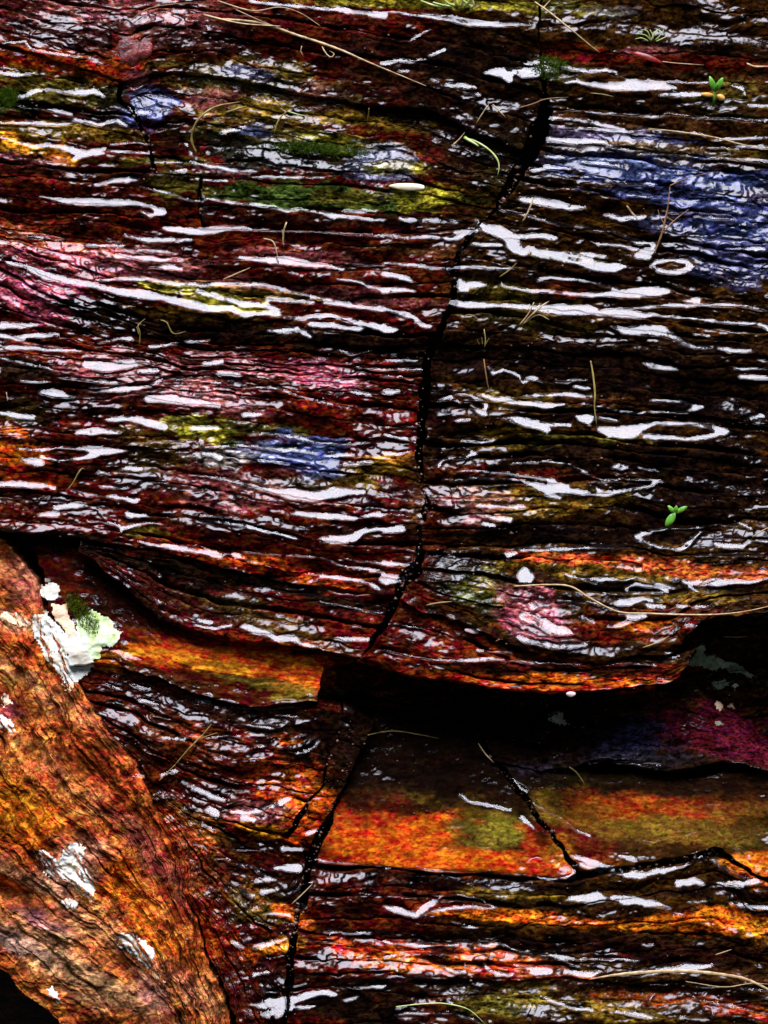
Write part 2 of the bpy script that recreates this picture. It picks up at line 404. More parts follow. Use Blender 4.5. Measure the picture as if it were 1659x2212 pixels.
# ------------------------------------------------------------------ where water stands or runs over the ledges (survey quarters; x y halfwidth)
WATER = {
(0, 0): """1080,5,8 1250,25,10 1450,40,14 1659,65,14|0,190,4 60,185,5 110,180,4|110,190,4 150,225,6 250,240,6 370,255,6|0,315,10 60,325,12 150,320,8
0,285,5 70,300,4|80,420,10 150,395,10 220,385,8 290,400,8 360,400,20 410,395,16 450,415,8|330,380,5 420,382,6|80,460,5 200,470,5 300,490,8 320,510,6
0,530,9 120,530,10 260,535,10 330,520,10 420,540,8 500,520,9 545,545,5|0,590,4 80,615,6 150,632,10 250,630,12 310,650,20 380,665,14 450,640,8|320,690,10 380,665,12 450,662,6
480,655,6 570,660,7 660,658,6|480,625,5 600,615,5 660,625,4|640,700,4 820,702,4|655,750,6 740,745,5 800,740,10|850,775,5 930,780,8 1000,782,4|1010,768,4 1130,770,5
415,800,8 480,785,14 540,780,14 600,775,6|580,800,4 720,835,5 800,858,6 870,875,4|170,850,4 300,870,12 430,875,16 550,875,14 650,890,12 700,920,18 650,935,10 610,915,8
880,840,4 885,900,4 884,960,5|705,985,8 780,1000,16 870,1000,18 960,990,14 1040,990,9 1180,1000,9 1300,1000,7 1500,1010,6 1659,1020,6
890,860,4 1000,880,10 1100,885,8 1190,900,8 1230,915,6 1300,905,5 1400,920,6 1440,935,12 1540,940,6 1659,955,7|1490,912,6 1560,912,8 1630,915,6
540,1020,8 640,1040,12 750,1040,8 830,1040,5|60,1020,6 180,1030,6|380,1060,8 470,1065,8 540,1060,6|600,1080,6 740,1090,6|830,700,6 900,720,8 1000,735,8 1110,740,6
1130,765,6 1250,770,5 1400,770,5|800,620,8 850,690,8|530,340,5 570,380,8 640,350,4|560,480,14 640,490,12|960,570,10 1050,555,12""",
(960, 0): """80,60,6 200,70,10 300,80,14 370,100,18 480,108,12 560,105,12 630,110,6|0,50,3 80,58,4|110,175,7 150,155,8 200,130,5|0,275,14 60,260,10 120,268,7 190,262,5|200,245,5 260,220,8
440,315,8 480,310,18 520,320,25 540,345,22 560,305,10 600,315,25 650,315,22 700,300,22 740,310,12|610,275,8 690,265,10|60,310,6 100,315,8|270,365,8 340,370,12 390,375,7|340,395,6 415,410,6
770,290,8 860,305,12 950,300,10 1000,310,6|1000,320,5 1050,345,8 1150,350,8 1250,350,6 1400,355,4|780,360,10 830,350,10 870,365,8 920,365,14 980,375,20 1060,375,22 1140,370,22 1200,375,16 1260,380,8
1195,410,8 1260,410,14 1330,410,14 1400,408,8|1510,370,6 1550,385,14 1560,410,8|1575,455,6 1659,462,7|690,460,5 760,460,5 830,470,6 920,488,6 1010,490,6 1100,495,7 1170,508,6 1230,490,5 1350,510,6 1500,515,8 1659,522,8
720,510,8 800,515,8 880,525,10 960,540,9 1040,555,7|720,545,7 800,560,8 900,555,8 1000,570,7 1150,560,7 1300,570,6 1400,590,6|710,605,14 800,610,14 900,610,12 960,620,8|960,630,8 1080,655,10
1100,670,5 1250,665,5 1400,685,7 1659,695,8|1400,640,6 1520,640,8 1659,635,10|1420,605,5 1540,600,8 1659,590,5|700,680,6 780,685,6|640,740,8 700,725,10 800,735,8
590,855,12 650,865,22 720,880,20 800,900,14 860,900,8|490,905,7 560,915,9 640,940,10 720,960,10 800,975,8 900,990,8 1000,1005,7 1060,1030,10 1110,1050,12 1165,1050,10
1165,1050,10 1160,1090,14 1100,1080,8 1020,1060,7 920,1050,6|400,950,10 440,990,18 500,1000,26 540,1030,30 560,1070,30 600,1090,20|550,1025,14 650,1020,12 740,1030,10|380,1055,6 500,1065,8
560,1080,20 700,1090,14 850,1100,10 950,1110,8|0,1010,6 100,1030,9 200,1025,7 300,1035,9 400,1000,10|310,1005,8 380,990,8|70,945,8 130,950,8|160,955,8 240,950,10 320,960,6|900,1040,6 930,1060,8
950,930,8 1020,950,12 1130,940,8|330,1080,10 340,1082,8|1000,790,7 1180,800,8|1050,850,8 1190,860,8|860,700,7 1010,720,8|1480,1080,10 1640,1085,10|1340,940,7 1500,950,6""",
(0, 640): """420,110,6 520,105,10 650,100,8 760,125,10 900,125,9 1000,120,9 1150,130,9 1250,150,9 1400,190,8 1550,215,7 1659,225,7|30,30,8 120,50,12 200,90,18 300,110,16 400,130,12 500,150,18 600,165,20 700,180,16 800,205,18 900,230,16 1000,230,12 1060,260,16 1150,250,12 1250,265,10 1320,275,10
850,150,10 950,180,12 1050,210,14 1150,215,16 1200,240,12|1150,185,14 1250,190,10 1350,200,8|1330,265,10 1420,255,10 1500,275,10 1600,300,12 1659,310,14|1340,300,12 1450,300,12 1560,320,12
1160,330,8 1230,325,14 1290,320,12 1340,350,7|1030,10,8 1130,20,14 1250,25,18 1400,45,12 1490,60,8|500,5,10 640,15,10 740,20,8|650,50,6 740,50,14 790,60,8|1450,100,4 1550,120,6 1659,150,5|1520,35,6 1659,40,6|1400,205,6 1659,240,5
0,300,14 80,300,14 160,300,10|0,345,14 80,355,14 180,345,12 250,340,8|0,400,10 100,400,8 220,410,7 350,415,8|430,375,6 520,355,6 570,360,12|380,470,20 460,480,24 550,470,20 640,460,10|600,500,8 680,495,10
0,445,4 100,460,4 180,480,5 250,500,4|100,545,7 160,555,8 220,550,5|250,530,5 350,535,9 450,545,10 530,560,10|400,580,14 550,580,14 660,560,12 700,535,6 800,535,4 950,550,3|1050,570,4 1180,570,5 1300,610,5 1450,650,5 1520,665,4
180,590,14 260,600,18 320,610,10|0,680,14 80,690,12 150,700,8|460,710,10 560,700,14 650,720,20 720,740,14|340,765,10 420,760,18 520,765,10|80,830,6 180,840,8 260,830,8 350,835,12 450,845,18 560,845,6|100,880,8 180,895,18
190,840,5 180,870,8 250,885,7 350,875,8 420,860,14|0,985,12 80,985,16 170,990,14 240,1005,8|430,940,10 480,945,6|530,920,8 610,920,10|440,1000,8 560,1000,8|240,1090,10 320,1080,12 380,1070,8|470,1040,8 600,1060,10
820,950,5 950,960,6 1060,985,8 1150,1010,12 1250,1030,24 1350,1035,24 1450,1025,22 1570,1020,8|1080,770,8 1200,765,8 1300,790,7 1400,810,5 1600,810,8|830,750,12 940,745,10|870,790,10 890,850,14 960,880,14
1460,410,5 1520,430,6 1600,408,4|1490,465,4 1560,485,4 1659,495,5|1510,580,10 1600,600,10|950,510,14 1040,515,10|870,470,10 960,460,12|640,620,18 740,620,18 850,640,18 950,650,14|1050,690,12 1130,690,8|640,395,6 760,380,8|800,370,6 900,370,8
1150,830,8 1280,840,10 1370,860,8|1120,890,8 1250,900,9|1400,870,8 1520,860,10|1480,900,8 1600,890,12|900,830,5 1050,820,6 1130,830,5""",
(960, 640): """0,30,4 100,40,6 200,50,8 320,55,8 400,50,7 500,60,5 560,62,3|640,0,6 720,5,10 770,15,12 840,35,12 920,45,22 1000,50,20 1040,45,8|780,-5,8 850,10,8 900,25,14
1150,48,8 1180,28,12 1240,22,9 1300,28,12 1328,45,9 1290,68,12 1235,76,9 1180,65,12 1150,48,8|1090,0,14 1150,10,12|320,100,12 340,140,22 340,180,8|330,130,14 400,125,16 440,130,8
510,130,12 600,150,10 700,155,9 800,165,9 900,172,9 1000,170,14 1080,160,22 1160,155,22 1220,155,10|660,105,8 720,98,8 800,105,6 900,115,7 960,135,10 1000,150,12
295,210,16 400,215,14 500,220,12 600,220,10 700,230,20 800,235,24 880,235,20 940,250,12 1040,255,16 1110,260,20 1180,258,8|940,240,8 1080,225,8 1200,215,8 1300,215,7 1400,215,7 1500,215,7 1580,225,8 1659,245,8|1290,195,6 1360,195,14
1180,262,6 1320,272,7 1460,288,6 1600,295,5|1615,300,8 1659,320,14|980,305,6 1040,325,16 1120,320,22 1200,325,22 1240,345,16 1280,375,10 1340,395,10 1410,395,8|1330,345,6 1400,352,6|1440,400,8 1500,412,9 1590,410,6
1120,465,6 1160,480,10 1220,490,8 1270,488,5|1510,485,5 1659,490,5|1540,520,10 1600,530,12 1659,530,12|0,490,6 80,490,6 160,492,6|0,455,4 140,452,4|0,520,6 80,520,5|0,590,14 60,585,12
0,230,5 60,245,8 130,270,10 160,300,14 200,310,10|0,320,20 40,325,14|0,150,14 80,150,12 130,160,8|0,80,10 100,100,10 130,120,6|450,480,4 480,510,6 520,490,5 580,520,6 600,545,6 640,530,12 690,550,6|745,545,8 800,550,9|800,538,4 870,538,4|820,570,8 880,572,8
320,600,5 380,605,5 440,640,12 430,680,16 380,650,10|240,625,7 290,610,7 330,640,8|430,600,8 480,620,14 560,630,16 640,640,16 720,650,14 790,640,8|600,605,6 700,598,7 800,598,7 890,612,5
850,640,10 890,635,6|510,700,6 580,710,18 650,730,22 700,750,18|680,725,8 800,735,7|320,712,12 365,714,9|840,700,10 880,705,22|920,700,6 1000,712,6|920,650,5 1000,668,6 1100,685,7 1200,675,6 1300,680,7 1350,655,10 1370,650,6|1290,630,4 1350,650,5|1150,622,4 1280,625,4
925,750,12 980,765,28 1060,765,30 1110,740,14 1180,722,8 1300,728,8 1400,735,9 1470,760,14 1400,780,10 1300,792,10 1200,785,10 1120,775,12|0,740,5 130,742,5|0,775,5 100,795,8|0,850,8 60,860,8 110,850,5
240,910,6 260,880,6 340,870,6 400,860,8 340,825,5 250,835,4|340,800,8 400,805,9 470,805,8 485,795,6 400,775,5|320,935,4 400,930,5 480,935,6 560,945,7 640,955,9 720,970,14 780,1000,18|370,965,6 500,965,6 600,975,8 680,1000,18 760,1015,14 860,1025,12 950,1030,10 1040,1010,8 1140,995,8 1180,975,9
540,900,3 700,888,4 800,905,4 880,945,5 940,970,6 1040,968,6 1200,972,6|910,1000,10 930,1015,12|990,912,7 1020,905,5 1055,915,6 1020,925,5 990,912,7|700,1030,14 760,1050,8|400,1080,10 600,1085,12|1580,700,12 1640,690,10|1530,660,6 1540,662,6""",
(0, 1280): """170,15,8 250,10,14|560,10,14 640,15,10|530,75,12 580,60,8 660,50,5 700,60,4|380,40,4 480,50,6 520,60,6|940,45,5 1050,55,6 1130,80,9 1220,100,9 1280,115,6|870,15,6 1000,20,5|1260,5,8 1380,15,12 1480,20,20 1540,30,10|1570,25,10 1640,10,14
1385,115,8 1450,120,18 1530,110,22 1570,85,12 1659,70,14|600,130,5 700,150,7|720,150,10 800,160,10 880,175,8 960,195,7|880,160,5 1000,190,5 1100,215,5 1180,240,5|700,140,4 850,145,4 950,175,5 1040,190,5
1060,175,3 1250,185,3 1400,200,4 1500,240,6 1580,250,7 1659,265,12|1490,200,4 1560,215,5 1659,222,5|1320,265,5 1400,270,7|1335,300,6 1400,280,6 1480,285,8 1580,300,7 1640,330,9|1350,310,5 1400,330,5 1460,352,5 1560,355,5 1659,345,8
415,195,3 470,230,4 560,290,4 640,325,4|640,360,3 740,410,3|840,490,5 880,500,6 950,500,6 1000,490,5|860,470,8 920,480,7|1050,490,12 1100,510,14 1150,520,12 1200,545,12 1260,540,16 1300,565,10 1340,580,14 1400,600,10 1470,610,9 1530,618,6
1370,385,3 1500,410,4 1659,440,4|1520,490,6 1560,495,5|1450,545,6 1600,550,8|930,815,10 1000,830,14 1060,845,8 1120,850,6 1200,848,6 1300,838,6|560,750,8 640,770,10|600,820,10 680,830,6|840,790,9 910,790,10|850,820,12 900,825,10|440,660,4 520,680,5|440,740,5 530,770,6
660,880,6 760,900,5|700,970,7 800,980,8|890,980,5 980,965,5 1040,975,5|1010,920,3 1180,935,4|1190,885,3 1290,883,3|1100,1015,8 1140,1015,8|1280,1045,6 1340,1025,7 1380,980,6""",
(960, 1280): """0,10,4 120,20,4|0,80,16 70,72,16|380,0,8 460,25,9 540,40,14|430,55,12 480,60,8|150,20,12 165,60,6 155,130,5 140,190,5 110,215,6|0,155,3 80,160,4 130,175,4|0,220,10 60,225,10 130,220,8|0,290,22 50,290,22 90,290,14
580,165,5 700,165,5 840,158,6 900,155,7 930,145,8 1040,148,4|1080,105,10 1150,85,8 1220,75,6 1370,68,6|1080,105,10 1120,130,7 1200,155,8 1280,162,9 1330,125,10 1365,90,6|1335,188,4 1430,188,5 1540,182,7 1630,182,10|1430,140,8 1480,150,12 1540,150,10 1580,120,8 1659,130,6|1510,40,4 1580,70,5
530,190,14 560,180,10|590,270,20 620,280,22 600,240,10|580,300,8 640,303,6|770,272,6 850,285,7 940,290,9 1030,295,8 1080,285,6 1160,305,5 1250,328,5|1035,330,7 1080,310,5 1150,322,6 1230,338,6 1150,348,6 1080,350,6 1035,335,6
1000,385,16 1060,385,18 1110,370,6 1150,380,6|1130,400,10 1200,410,8|1290,300,8 1350,305,14 1430,300,16 1500,300,12 1560,300,8 1659,285,5|1310,320,5 1355,345,4|745,380,5 850,388,5 930,395,5|1250,402,6 1390,410,7
960,495,8 1020,480,16 1060,460,20 1120,450,10 1000,440,8|600,450,20 650,460,25 700,490,25 750,510,22 800,515,10|630,400,14 640,410,14|580,540,12 650,555,12 720,570,12 780,575,10 860,568,6|850,450,8 900,470,10
350,500,10 400,508,12|20,480,4 180,500,3|400,590,5 470,602,5 540,600,4|0,590,3 60,605,4 200,628,5 300,635,5 380,632,8 460,628,7 540,638,5 700,645,5 830,650,4 1000,650,4 1160,655,4|1200,610,10 1255,615,10|1170,720,8 1240,725,10
1290,485,8 1340,485,6|890,1100,6 1050,1095,6 1200,1100,5""",
(0, 1920): """790,60,10 850,90,14 920,120,14 970,140,8|560,30,10 620,35,8|700,35,8 760,15,8|900,180,16 940,200,16|870,240,10 920,270,8|1000,185,10 1060,190,10 1120,180,10 1180,160,12|1050,215,14 1100,225,10|1210,150,12 1250,130,10
840,330,4 880,335,6 900,350,5|930,395,4 990,398,4|1030,358,4 1100,360,4 1145,355,7|1000,410,4 1090,430,5 1130,460,8 1160,475,16 1190,480,8 1110,490,12|1185,430,7 1240,432,16 1290,435,14|1225,350,10 1270,350,10 1310,355,7
1330,285,12 1370,270,12|1000,490,10 1040,510,12 1060,540,10 1090,560,12|1130,540,12 1200,520,12|1245,540,6 1300,510,5 1360,490,4|1290,590,8 1320,600,8|1150,630,8 1250,640,10|1000,750,10 1050,770,10|1100,770,14 1180,745,14 1240,740,8
1150,820,4 1230,810,4|1100,890,10 1160,885,8|1130,940,8 1140,965,7 1190,968,6|1220,945,5 1320,930,5|1400,715,5 1500,716,5 1600,718,5|1310,740,3 1480,760,3|1085,1020,8 1150,1015,18 1230,1010,18 1300,990,16 1380,970,14 1450,970,10
1130,1060,10 1200,1050,22 1270,1030,10 1360,1030,6|1480,945,6 1560,945,6 1659,945,8|1490,1000,8 1540,990,8|1360,400,5 1450,415,5 1550,418,5 1659,430,5""",
(960, 1920): """0,435,4 200,445,4 400,455,4 600,468,5 740,485,5 820,470,10 830,430,8|550,50,8 580,80,12 620,105,10|330,125,4 370,155,6 430,165,7 490,175,8 550,190,7|590,215,8 650,265,6|625,150,3 700,190,4 780,230,4 850,280,5 895,302,3
810,380,6 870,400,10 950,430,12 1020,450,14 1100,465,16 1180,445,10|850,420,8 940,450,8|1020,385,6 1080,395,10|1200,440,16 1280,430,10 1350,400,5 1420,375,10 1470,380,6 1560,410,6|1420,390,12 1450,420,10 1500,450,8 1560,480,8
1270,500,14 1340,485,12 1380,500,8|1450,505,12 1550,505,14 1630,490,12|5,605,6 50,615,14 130,635,14 180,600,12 250,560,8 210,550,6|250,555,5 330,555,4 420,575,4 480,605,5|200,620,8 300,605,8 380,600,6 470,608,4
790,570,6 830,555,14 870,565,14|880,570,20 920,560,24 950,570,14|980,565,8 1040,570,20 1110,580,16 1180,585,12 1230,600,8|1255,625,10 1290,628,8|1310,575,5 1390,575,6|1490,585,6 1540,600,14 1600,598,12 1659,600,12
290,668,4 350,685,6 400,690,5|410,765,4 500,768,5 560,790,5 650,800,6 740,815,6 850,825,5 950,830,5 1100,835,4|760,825,8 840,860,6|430,850,6 480,890,10 550,890,8|560,850,8 640,860,10 720,880,12|640,880,12 700,885,10|780,880,12 840,890,14 900,890,14 930,880,8
1000,890,4 1100,898,4 1150,885,5 1220,870,10 1290,870,18 1360,862,10 1420,855,5|0,755,6 60,760,5 160,775,10 240,770,5 320,765,5|0,820,8 50,810,6|140,825,4 220,840,4 300,880,5 350,880,8 350,840,4|0,900,5 120,900,5 240,910,5
1120,765,8 1170,765,6|1340,945,4 1400,952,4 1510,940,4 1580,955,4 1659,962,4|60,1060,3 200,1060,3 300,1050,4 370,1070,4 420,1100,4|1000,1050,6 1080,1060,14 1150,1080,8|1280,1075,8 1340,1085,10 1400,1085,8|680,990,5 740,1010,6 840,1035,8 900,1040,6
1130,930,3 1230,938,3|1310,980,4 1400,1010,4 1480,1020,6 1600,1050,5 1659,1060,6|1150,1000,8 1170,980,5|280,1000,8 300,1015,5|50,1030,8 100,1028,5""",
}
WSD = np.full((NY, NX), -12.0)          # signed distance to standing water, in survey units
wobx = MX + 5 * (fbm(MX / 22, MY / 14, 3, 3) - 0.5) * 2
woby = MY + 3.2 * (fbm(MX / 30, MY / 12, 5, 3) - 0.5) * 2
for (ox, oy), txt in WATER.items():
    for s in txt.replace('\n', '|').split('|'):
        pts = [tuple(float(q) for q in w.split(',')) for w in s.split()]
        pts = [(ox * 0.86406 + x * 0.5, oy * 0.86406 + y * 0.5, max(1.9, w * 0.54)) for x, y, w in pts]
        for (xa, ya, wa), (xb, yb, wb) in zip(pts[:-1], pts[1:]):
            m = max(wa, wb) + 14
            i0 = max(0, int((min(xa, xb) - m - X0) / STEP)); i1 = min(NX, int((max(xa, xb) + m - X0) / STEP) + 2)
            j0 = max(0, int((min(ya, yb) - m - Y0) / STEP)); j1 = min(NY, int((max(ya, yb) + m - Y0) / STEP) + 2)
            if i0 >= i1 or j0 >= j1: continue
            px = wobx[j0:j1, i0:i1]; py = woby[j0:j1, i0:i1]
            dx, dy = xb - xa, yb - ya
            t = np.clip(((px - xa) * dx + (py - ya) * dy) / max(1e-6, dx * dx + dy * dy), 0, 1)
            d = np.hypot(px - xa - t * dx, py - ya - t * dy)
            WSD[j0:j1, i0:i1] = np.maximum(WSD[j0:j1, i0:i1], wa + (wb - wa) * t - d)
WH = smooth(WSD, -1.2, 1.2)

# ------------------------------------------------------------------ how broken and how wet the surface is, zone by zone: x y rx ry angle value
def blob(x, y, rx, ry, ang=0, edge=0.35, seed=1, win=False):
    """soft ragged patch; win=True: only its window (slices, weights)"""
    a = math.radians(ang)
    m = 1.0 + edge
    ex = abs(rx * math.cos(a)) + abs(ry * math.sin(a)); ey = abs(rx * math.sin(a)) + abs(ry * math.cos(a))
    mx_, my_ = m * ex + 34, m * ey + 22
    sl_ = (slice(max(0, int((y - my_ - Y0) / STEP)), max(1, int((y + my_ - Y0) / STEP) + 1)), slice(max(0, int((x - mx_ - X0) / STEP)), max(1, int((x + mx_ - X0) / STEP) + 1)))
    wx = MX[sl_] + 55 * (NZ1[sl_] - 0.5) * 2 * min(1, rx / 80); wy = MY[sl_] + 30 * (NZ2[sl_] - 0.5) * 2 * min(1, ry / 35)
    dx = wx - x; dy = wy - y
    u = (dx * math.cos(a) + dy * math.sin(a)) / rx; v = (-dx * math.sin(a) + dy * math.cos(a)) / ry
    w = 1 - smooth(np.sqrt(u * u + v * v), 1 - edge, 1 + edge)
    if win: return sl_, w
    out = np.zeros((NY, NX)); out[sl_] = w
    return out
NZ1 = fbm(MX / 60, MY / 30, 4, 4); NZ2 = fbm(MX / 50, MY / 22, 7, 4)
ISBANK = np.zeros((NY, NX)); 
def flow_noise(su, sv, seed, octv=4):
    return fbm(U / su + 0.6 * NZ1, V / sv + 1.0 * NZ2, seed, octv, 0.6)
DENS = np.full((NY, NX), 0.13)
for x, y, rx, ry, an, v in [
    (1350,900,380,110,0,.03),(1350,820,360,50,0,.03),(1250,1140,330,28,0,.02),(800,100,330,60,5,.05),(1020,120,160,60,0,.01),(1350,130,300,30,3,.03),
    (450,700,180,40,8,.04),(700,745,350,22,0,.02),(900,420,180,30,0,.02),(600,400,170,18,0,.02),
    (200,45,220,60,0,.28),(310,230,42,28,0,.75),(160,300,160,60,0,.18),(560,180,180,40,6,.38),(560,250,160,30,0,.32),(620,330,180,38,6,.36),(830,360,50,50,0,.55),
    (1400,75,220,18,4,.4),(1150,150,80,25,0,.5),(1300,280,130,18,4,.55),(1400,330,200,22,4,.5),(1330,385,170,34,5,.68),(1500,400,170,40,5,.45),(1570,530,130,90,5,.55),(1440,600,120,20,0,.1),
    (100,650,130,50,15,.5),(220,570,200,50,10,.45),(120,745,180,30,5,.4),(250,800,170,40,5,.5),(450,850,130,36,5,.62),(500,790,110,26,5,.35),(700,810,90,34,10,.48),(300,900,220,40,5,.38),
    (660,985,90,40,8,.68),(450,970,90,35,5,.5),(820,950,70,50,5,.45),(500,1080,230,60,6,.42),(790,1080,90,50,5,.45),(120,1100,160,30,5,.3),(60,900,80,50,0,.3),
    (1030,1000,80,40,5,.42),(1060,1085,110,50,5,.55),(1040,880,110,40,10,.25),(1600,930,60,60,0,.22),(1600,1150,70,50,0,.32),
    (1030,1265,110,50,25,.30),(1150,1320,110,45,30,.5),(1380,1290,150,30,0,.22),(1120,1390,320,20,5,.12),(1200,1450,230,20,0,.06),
    (400,1290,170,30,25,.14),(560,1340,200,30,22,.25),(680,1380,110,18,18,.35),(500,1430,200,40,5,.01),(600,1480,120,20,5,.01),
    (350,1480,130,26,28,.42),(300,1540,60,60,45,.3),(480,1580,130,60,10,.30),(420,1720,70,60,40,.5),(640,1655,90,40,-15,.02),(580,1720,80,40,0,.42),(540,1780,70,16,0,.1),
    (430,1850,160,60,45,.2),(540,1960,90,60,35,.35),(570,2080,80,90,0,.35),(600,1880,60,50,0,.12),
    (1300,1560,420,60,0,.03),(1350,1640,160,30,0,.14),(1500,1590,110,50,0,.08),(950,1640,200,40,0,.07),(930,1780,260,100,0,.01),(1400,1760,260,80,0,.01),
    (900,1920,260,26,0,.2),(1300,1960,330,22,0,.1),(1100,2010,420,24,0,.05),(850,2070,190,40,0,.4),(1150,2095,200,28,0,.4),(1500,2070,160,24,0,.05),
    (1200,2160,320,34,0,.24),(1550,2170,140,30,0,.3),(760,2180,110,40,0,.02)]:
    sw, w = blob(x, y, rx, ry, an, 0.45, win=True)
    DENS[sw] = DENS[sw] * (1 - w) + v * w
for nm in ('p1', 'p2'):
    pp = [q for q in PATCHES if q.name == nm][0]
    na, nc = int(pp.len / STEP * 2.2), int(pp.thick / STEP * 1.9)
    a, c = np.meshgrid(np.linspace(0, 1, na), np.linspace(0, 1, nc)); P = pp.at(a, c)
    ix = np.clip(np.round((P[..., 0] - X0) / STEP).astype(int), 0, NX - 1); iy = np.clip(np.round((P[..., 1] - Y0) / STEP).astype(int), 0, NY - 1)
    ISBANK[iy, ix] = 1
DENS = np.clip(DENS * 1.28 - .06, 0, 1) * (1 - ISBANK)
FN = 0.40 * flow_noise(130, 22, 2, 5) + 0.30 * flow_noise(50, 10, 5, 4) + 0.30 * fbm(MX / 15 + MY / 40, MY / 9, 9, 4, 0.65)
q = np.quantile(FN, np.linspace(0, 1, 201))
FR = np.interp(FN, q, np.linspace(0, 1, 201))       # evenly spread 0..1
MARB = smooth(FR - (1 - DENS), -0.03, 0.03)
RIM = 1 - smooth(WSD, -7, -1.5)
LACE = flow_noise(48, 13, 13, 4) + .25 * (fbm(MX / 14, MY / 9, 15, 3) - .5)
LINE = (1 - smooth(np.abs(LACE - .5), .006, .016)) * smooth(DENS, .06, .3) + (1 - smooth(np.abs(FN - .52), .003, .009)) * smooth(DENS, .03, .2) * .9
HOLE = smooth(fbm(MX / 11, MY / 6.5, 6, 3, .6), .34, .42)           # little knobs that stand out of the film
MARB = np.maximum(MARB * HOLE, np.clip(LINE, 0, 1))
MARB = MARB * RIM                                    # bare rim right beside standing water
WM = np.maximum(WH, MARB)

# ------------------------------------------------------------------ relief from the slopes: water lies level, rock between rises towards the viewer
def blur(a, r):
    fy = np.fft.fftfreq(a.shape[0] * 2)[:, None]; fx = np.fft.rfftfreq(a.shape[1] * 2)[None, :]
    big = np.block([[a, a[:, ::-1]], [a[::-1], a[::-1, ::-1]]])
    k = np.exp(-2 * (math.pi * r / STEP) ** 2 * (fx ** 2 + fy ** 2))
    return np.fft.irfft2(np.fft.rfft2(big) * k, s=big.shape)[:a.shape[0], :a.shape[1]]

TAN = math.tan(SLOPE)
loc = np.clip(blur(WM, 34), 0.02, 0.75)
up = np.clip(TAN * loc / (1 - loc) + 0.10, 0.16, 1.1)
rough = (flow_noise(70, 15, 6, 3) - 0.5) * np.clip(blur(DENS, 8) * 4, .45, 1) + 0.95 * (flow_noise(150, 38, 4, 3) - .5)
gs = WM * (-TAN) + (1 - WM) * (up + 1.7 * rough)      # d(height)/d(up the slope)
gx = (1 - WM) * 0.55 * (fbm(U / 40, V / 16, 12, 4) - 0.5)
gy = -gs                                              # rows run down the slope
def integrate(gx, gy):
    """height field whose slopes come closest to gx, gy (screened Poisson, mirrored borders)"""
    bigx = np.block([[gx, -gx[:, ::-1]], [gx[::-1], -gx[::-1, ::-1]]])
    bigy = np.block([[gy, gy[:, ::-1]], [-gy[::-1], -gy[::-1, ::-1]]])
    kx = 2 * math.pi * np.fft.rfftfreq(bigx.shape[1], STEP)[None, :]; ky = 2 * math.pi * np.fft.fftfreq(bigx.shape[0], STEP)[:, None]
    lam = (1 / 90.0) ** 2
    Hh = -(1j * kx * np.fft.rfft2(bigx) + 1j * ky * np.fft.rfft2(bigy)) / (kx ** 2 + ky ** 2 + lam)
    return np.fft.irfft2(Hh, s=bigx.shape)[:NY, :NX]
cx, cy = gx, gy
for it in range(4):
    H = integrate(cx, cy)
    if it == 3: break
    hx_ = np.gradient(H, STEP, axis=1); hy_ = np.gradient(H, STEP, axis=0)
    # water stays level (overshoot against the smoothing), the rock gives way
    cx = np.where(WM > .5, cx + 1.0 * (0 - hx_), 0.6 * gx + 0.4 * hx_)
    cy = np.where(WM > .5, cy + 1.0 * (TAN - hy_), 0.6 * gy + 0.4 * hy_)
    cy = np.clip(cy, -1.6, 1.6); cx = np.clip(cx, -1, 1)
_m = WSD > 1.5
print('slope in water', np.percentile(np.gradient(H, STEP, axis=0)[_m], [10, 50, 90]), np.percentile(np.gradient(H, STEP, axis=1)[_m], [10, 50, 90]), TAN)
H += (1 - WM) * 2.2 * (fbm(U / 14, V / 8, 14, 3) - 0.5)

# ------------------------------------------------------------------ mineral and algae stains, plus painted sky sheen (blues) and painted shade (darks)
left = smooth(MX + 60 * (NZ1 - .5), 1010, 900)[..., None] * 1.0
left = (1 - smooth(MX + 120 * (NZ1 - .5), 880, 1020))[..., None]
COL = left * np.array([0.066, 0.0055, 0.0014]) + (1 - left) * np.array([0.034, 0.0115, 0.0013])
LN = flow_noise(85, 9, 3, 5); LN = (LN - .5) * 2.6
FINE = 1.3 * (fbm(MX / 13, MY / 8, 2, 4, .65) - .5)
PLAIN = ((MX > 670) & (MY > 1560) & (MY < 1895) & (WSD < 0)).astype(float)
PLAIN = blur(PLAIN, 6)
def follow(w, s_):
    """stains break up along the bedding"""
    q = smooth(w + FINE[s_] * (1 - np.abs(2 * w - 1)), .1, .9)
    return q * PLAIN[s_] + (1 - PLAIN[s_]) * smooth(w + (LN[s_] + FINE[s_]) * (1 - np.abs(2 * w - 1)) * 1.25, .22, .78)
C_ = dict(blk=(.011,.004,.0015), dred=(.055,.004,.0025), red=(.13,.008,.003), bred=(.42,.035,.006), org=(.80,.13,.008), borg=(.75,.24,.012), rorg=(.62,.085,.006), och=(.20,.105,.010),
          olive=(.10,.075,.009), yol=(.34,.27,.02), green=(.05,.085,.012), dgr=(.007,.012,.006), pink=(.40,.10,.09), mag=(.46,.075,.12), blue=(.04,.065,.18), lblue=(.16,.19,.30),  # the blues paint reflected sky sheen into the rock colour
          pur=(.10,.007,.018), lil=(.20,.13,.22), brn=(.075,.024,.007), tan=(.52,.27,.12), bankor=(.85,.21,.04), bankrd=(.55,.085,.018), grey=(.20,.17,.17), cream=(.8,.7,.5))
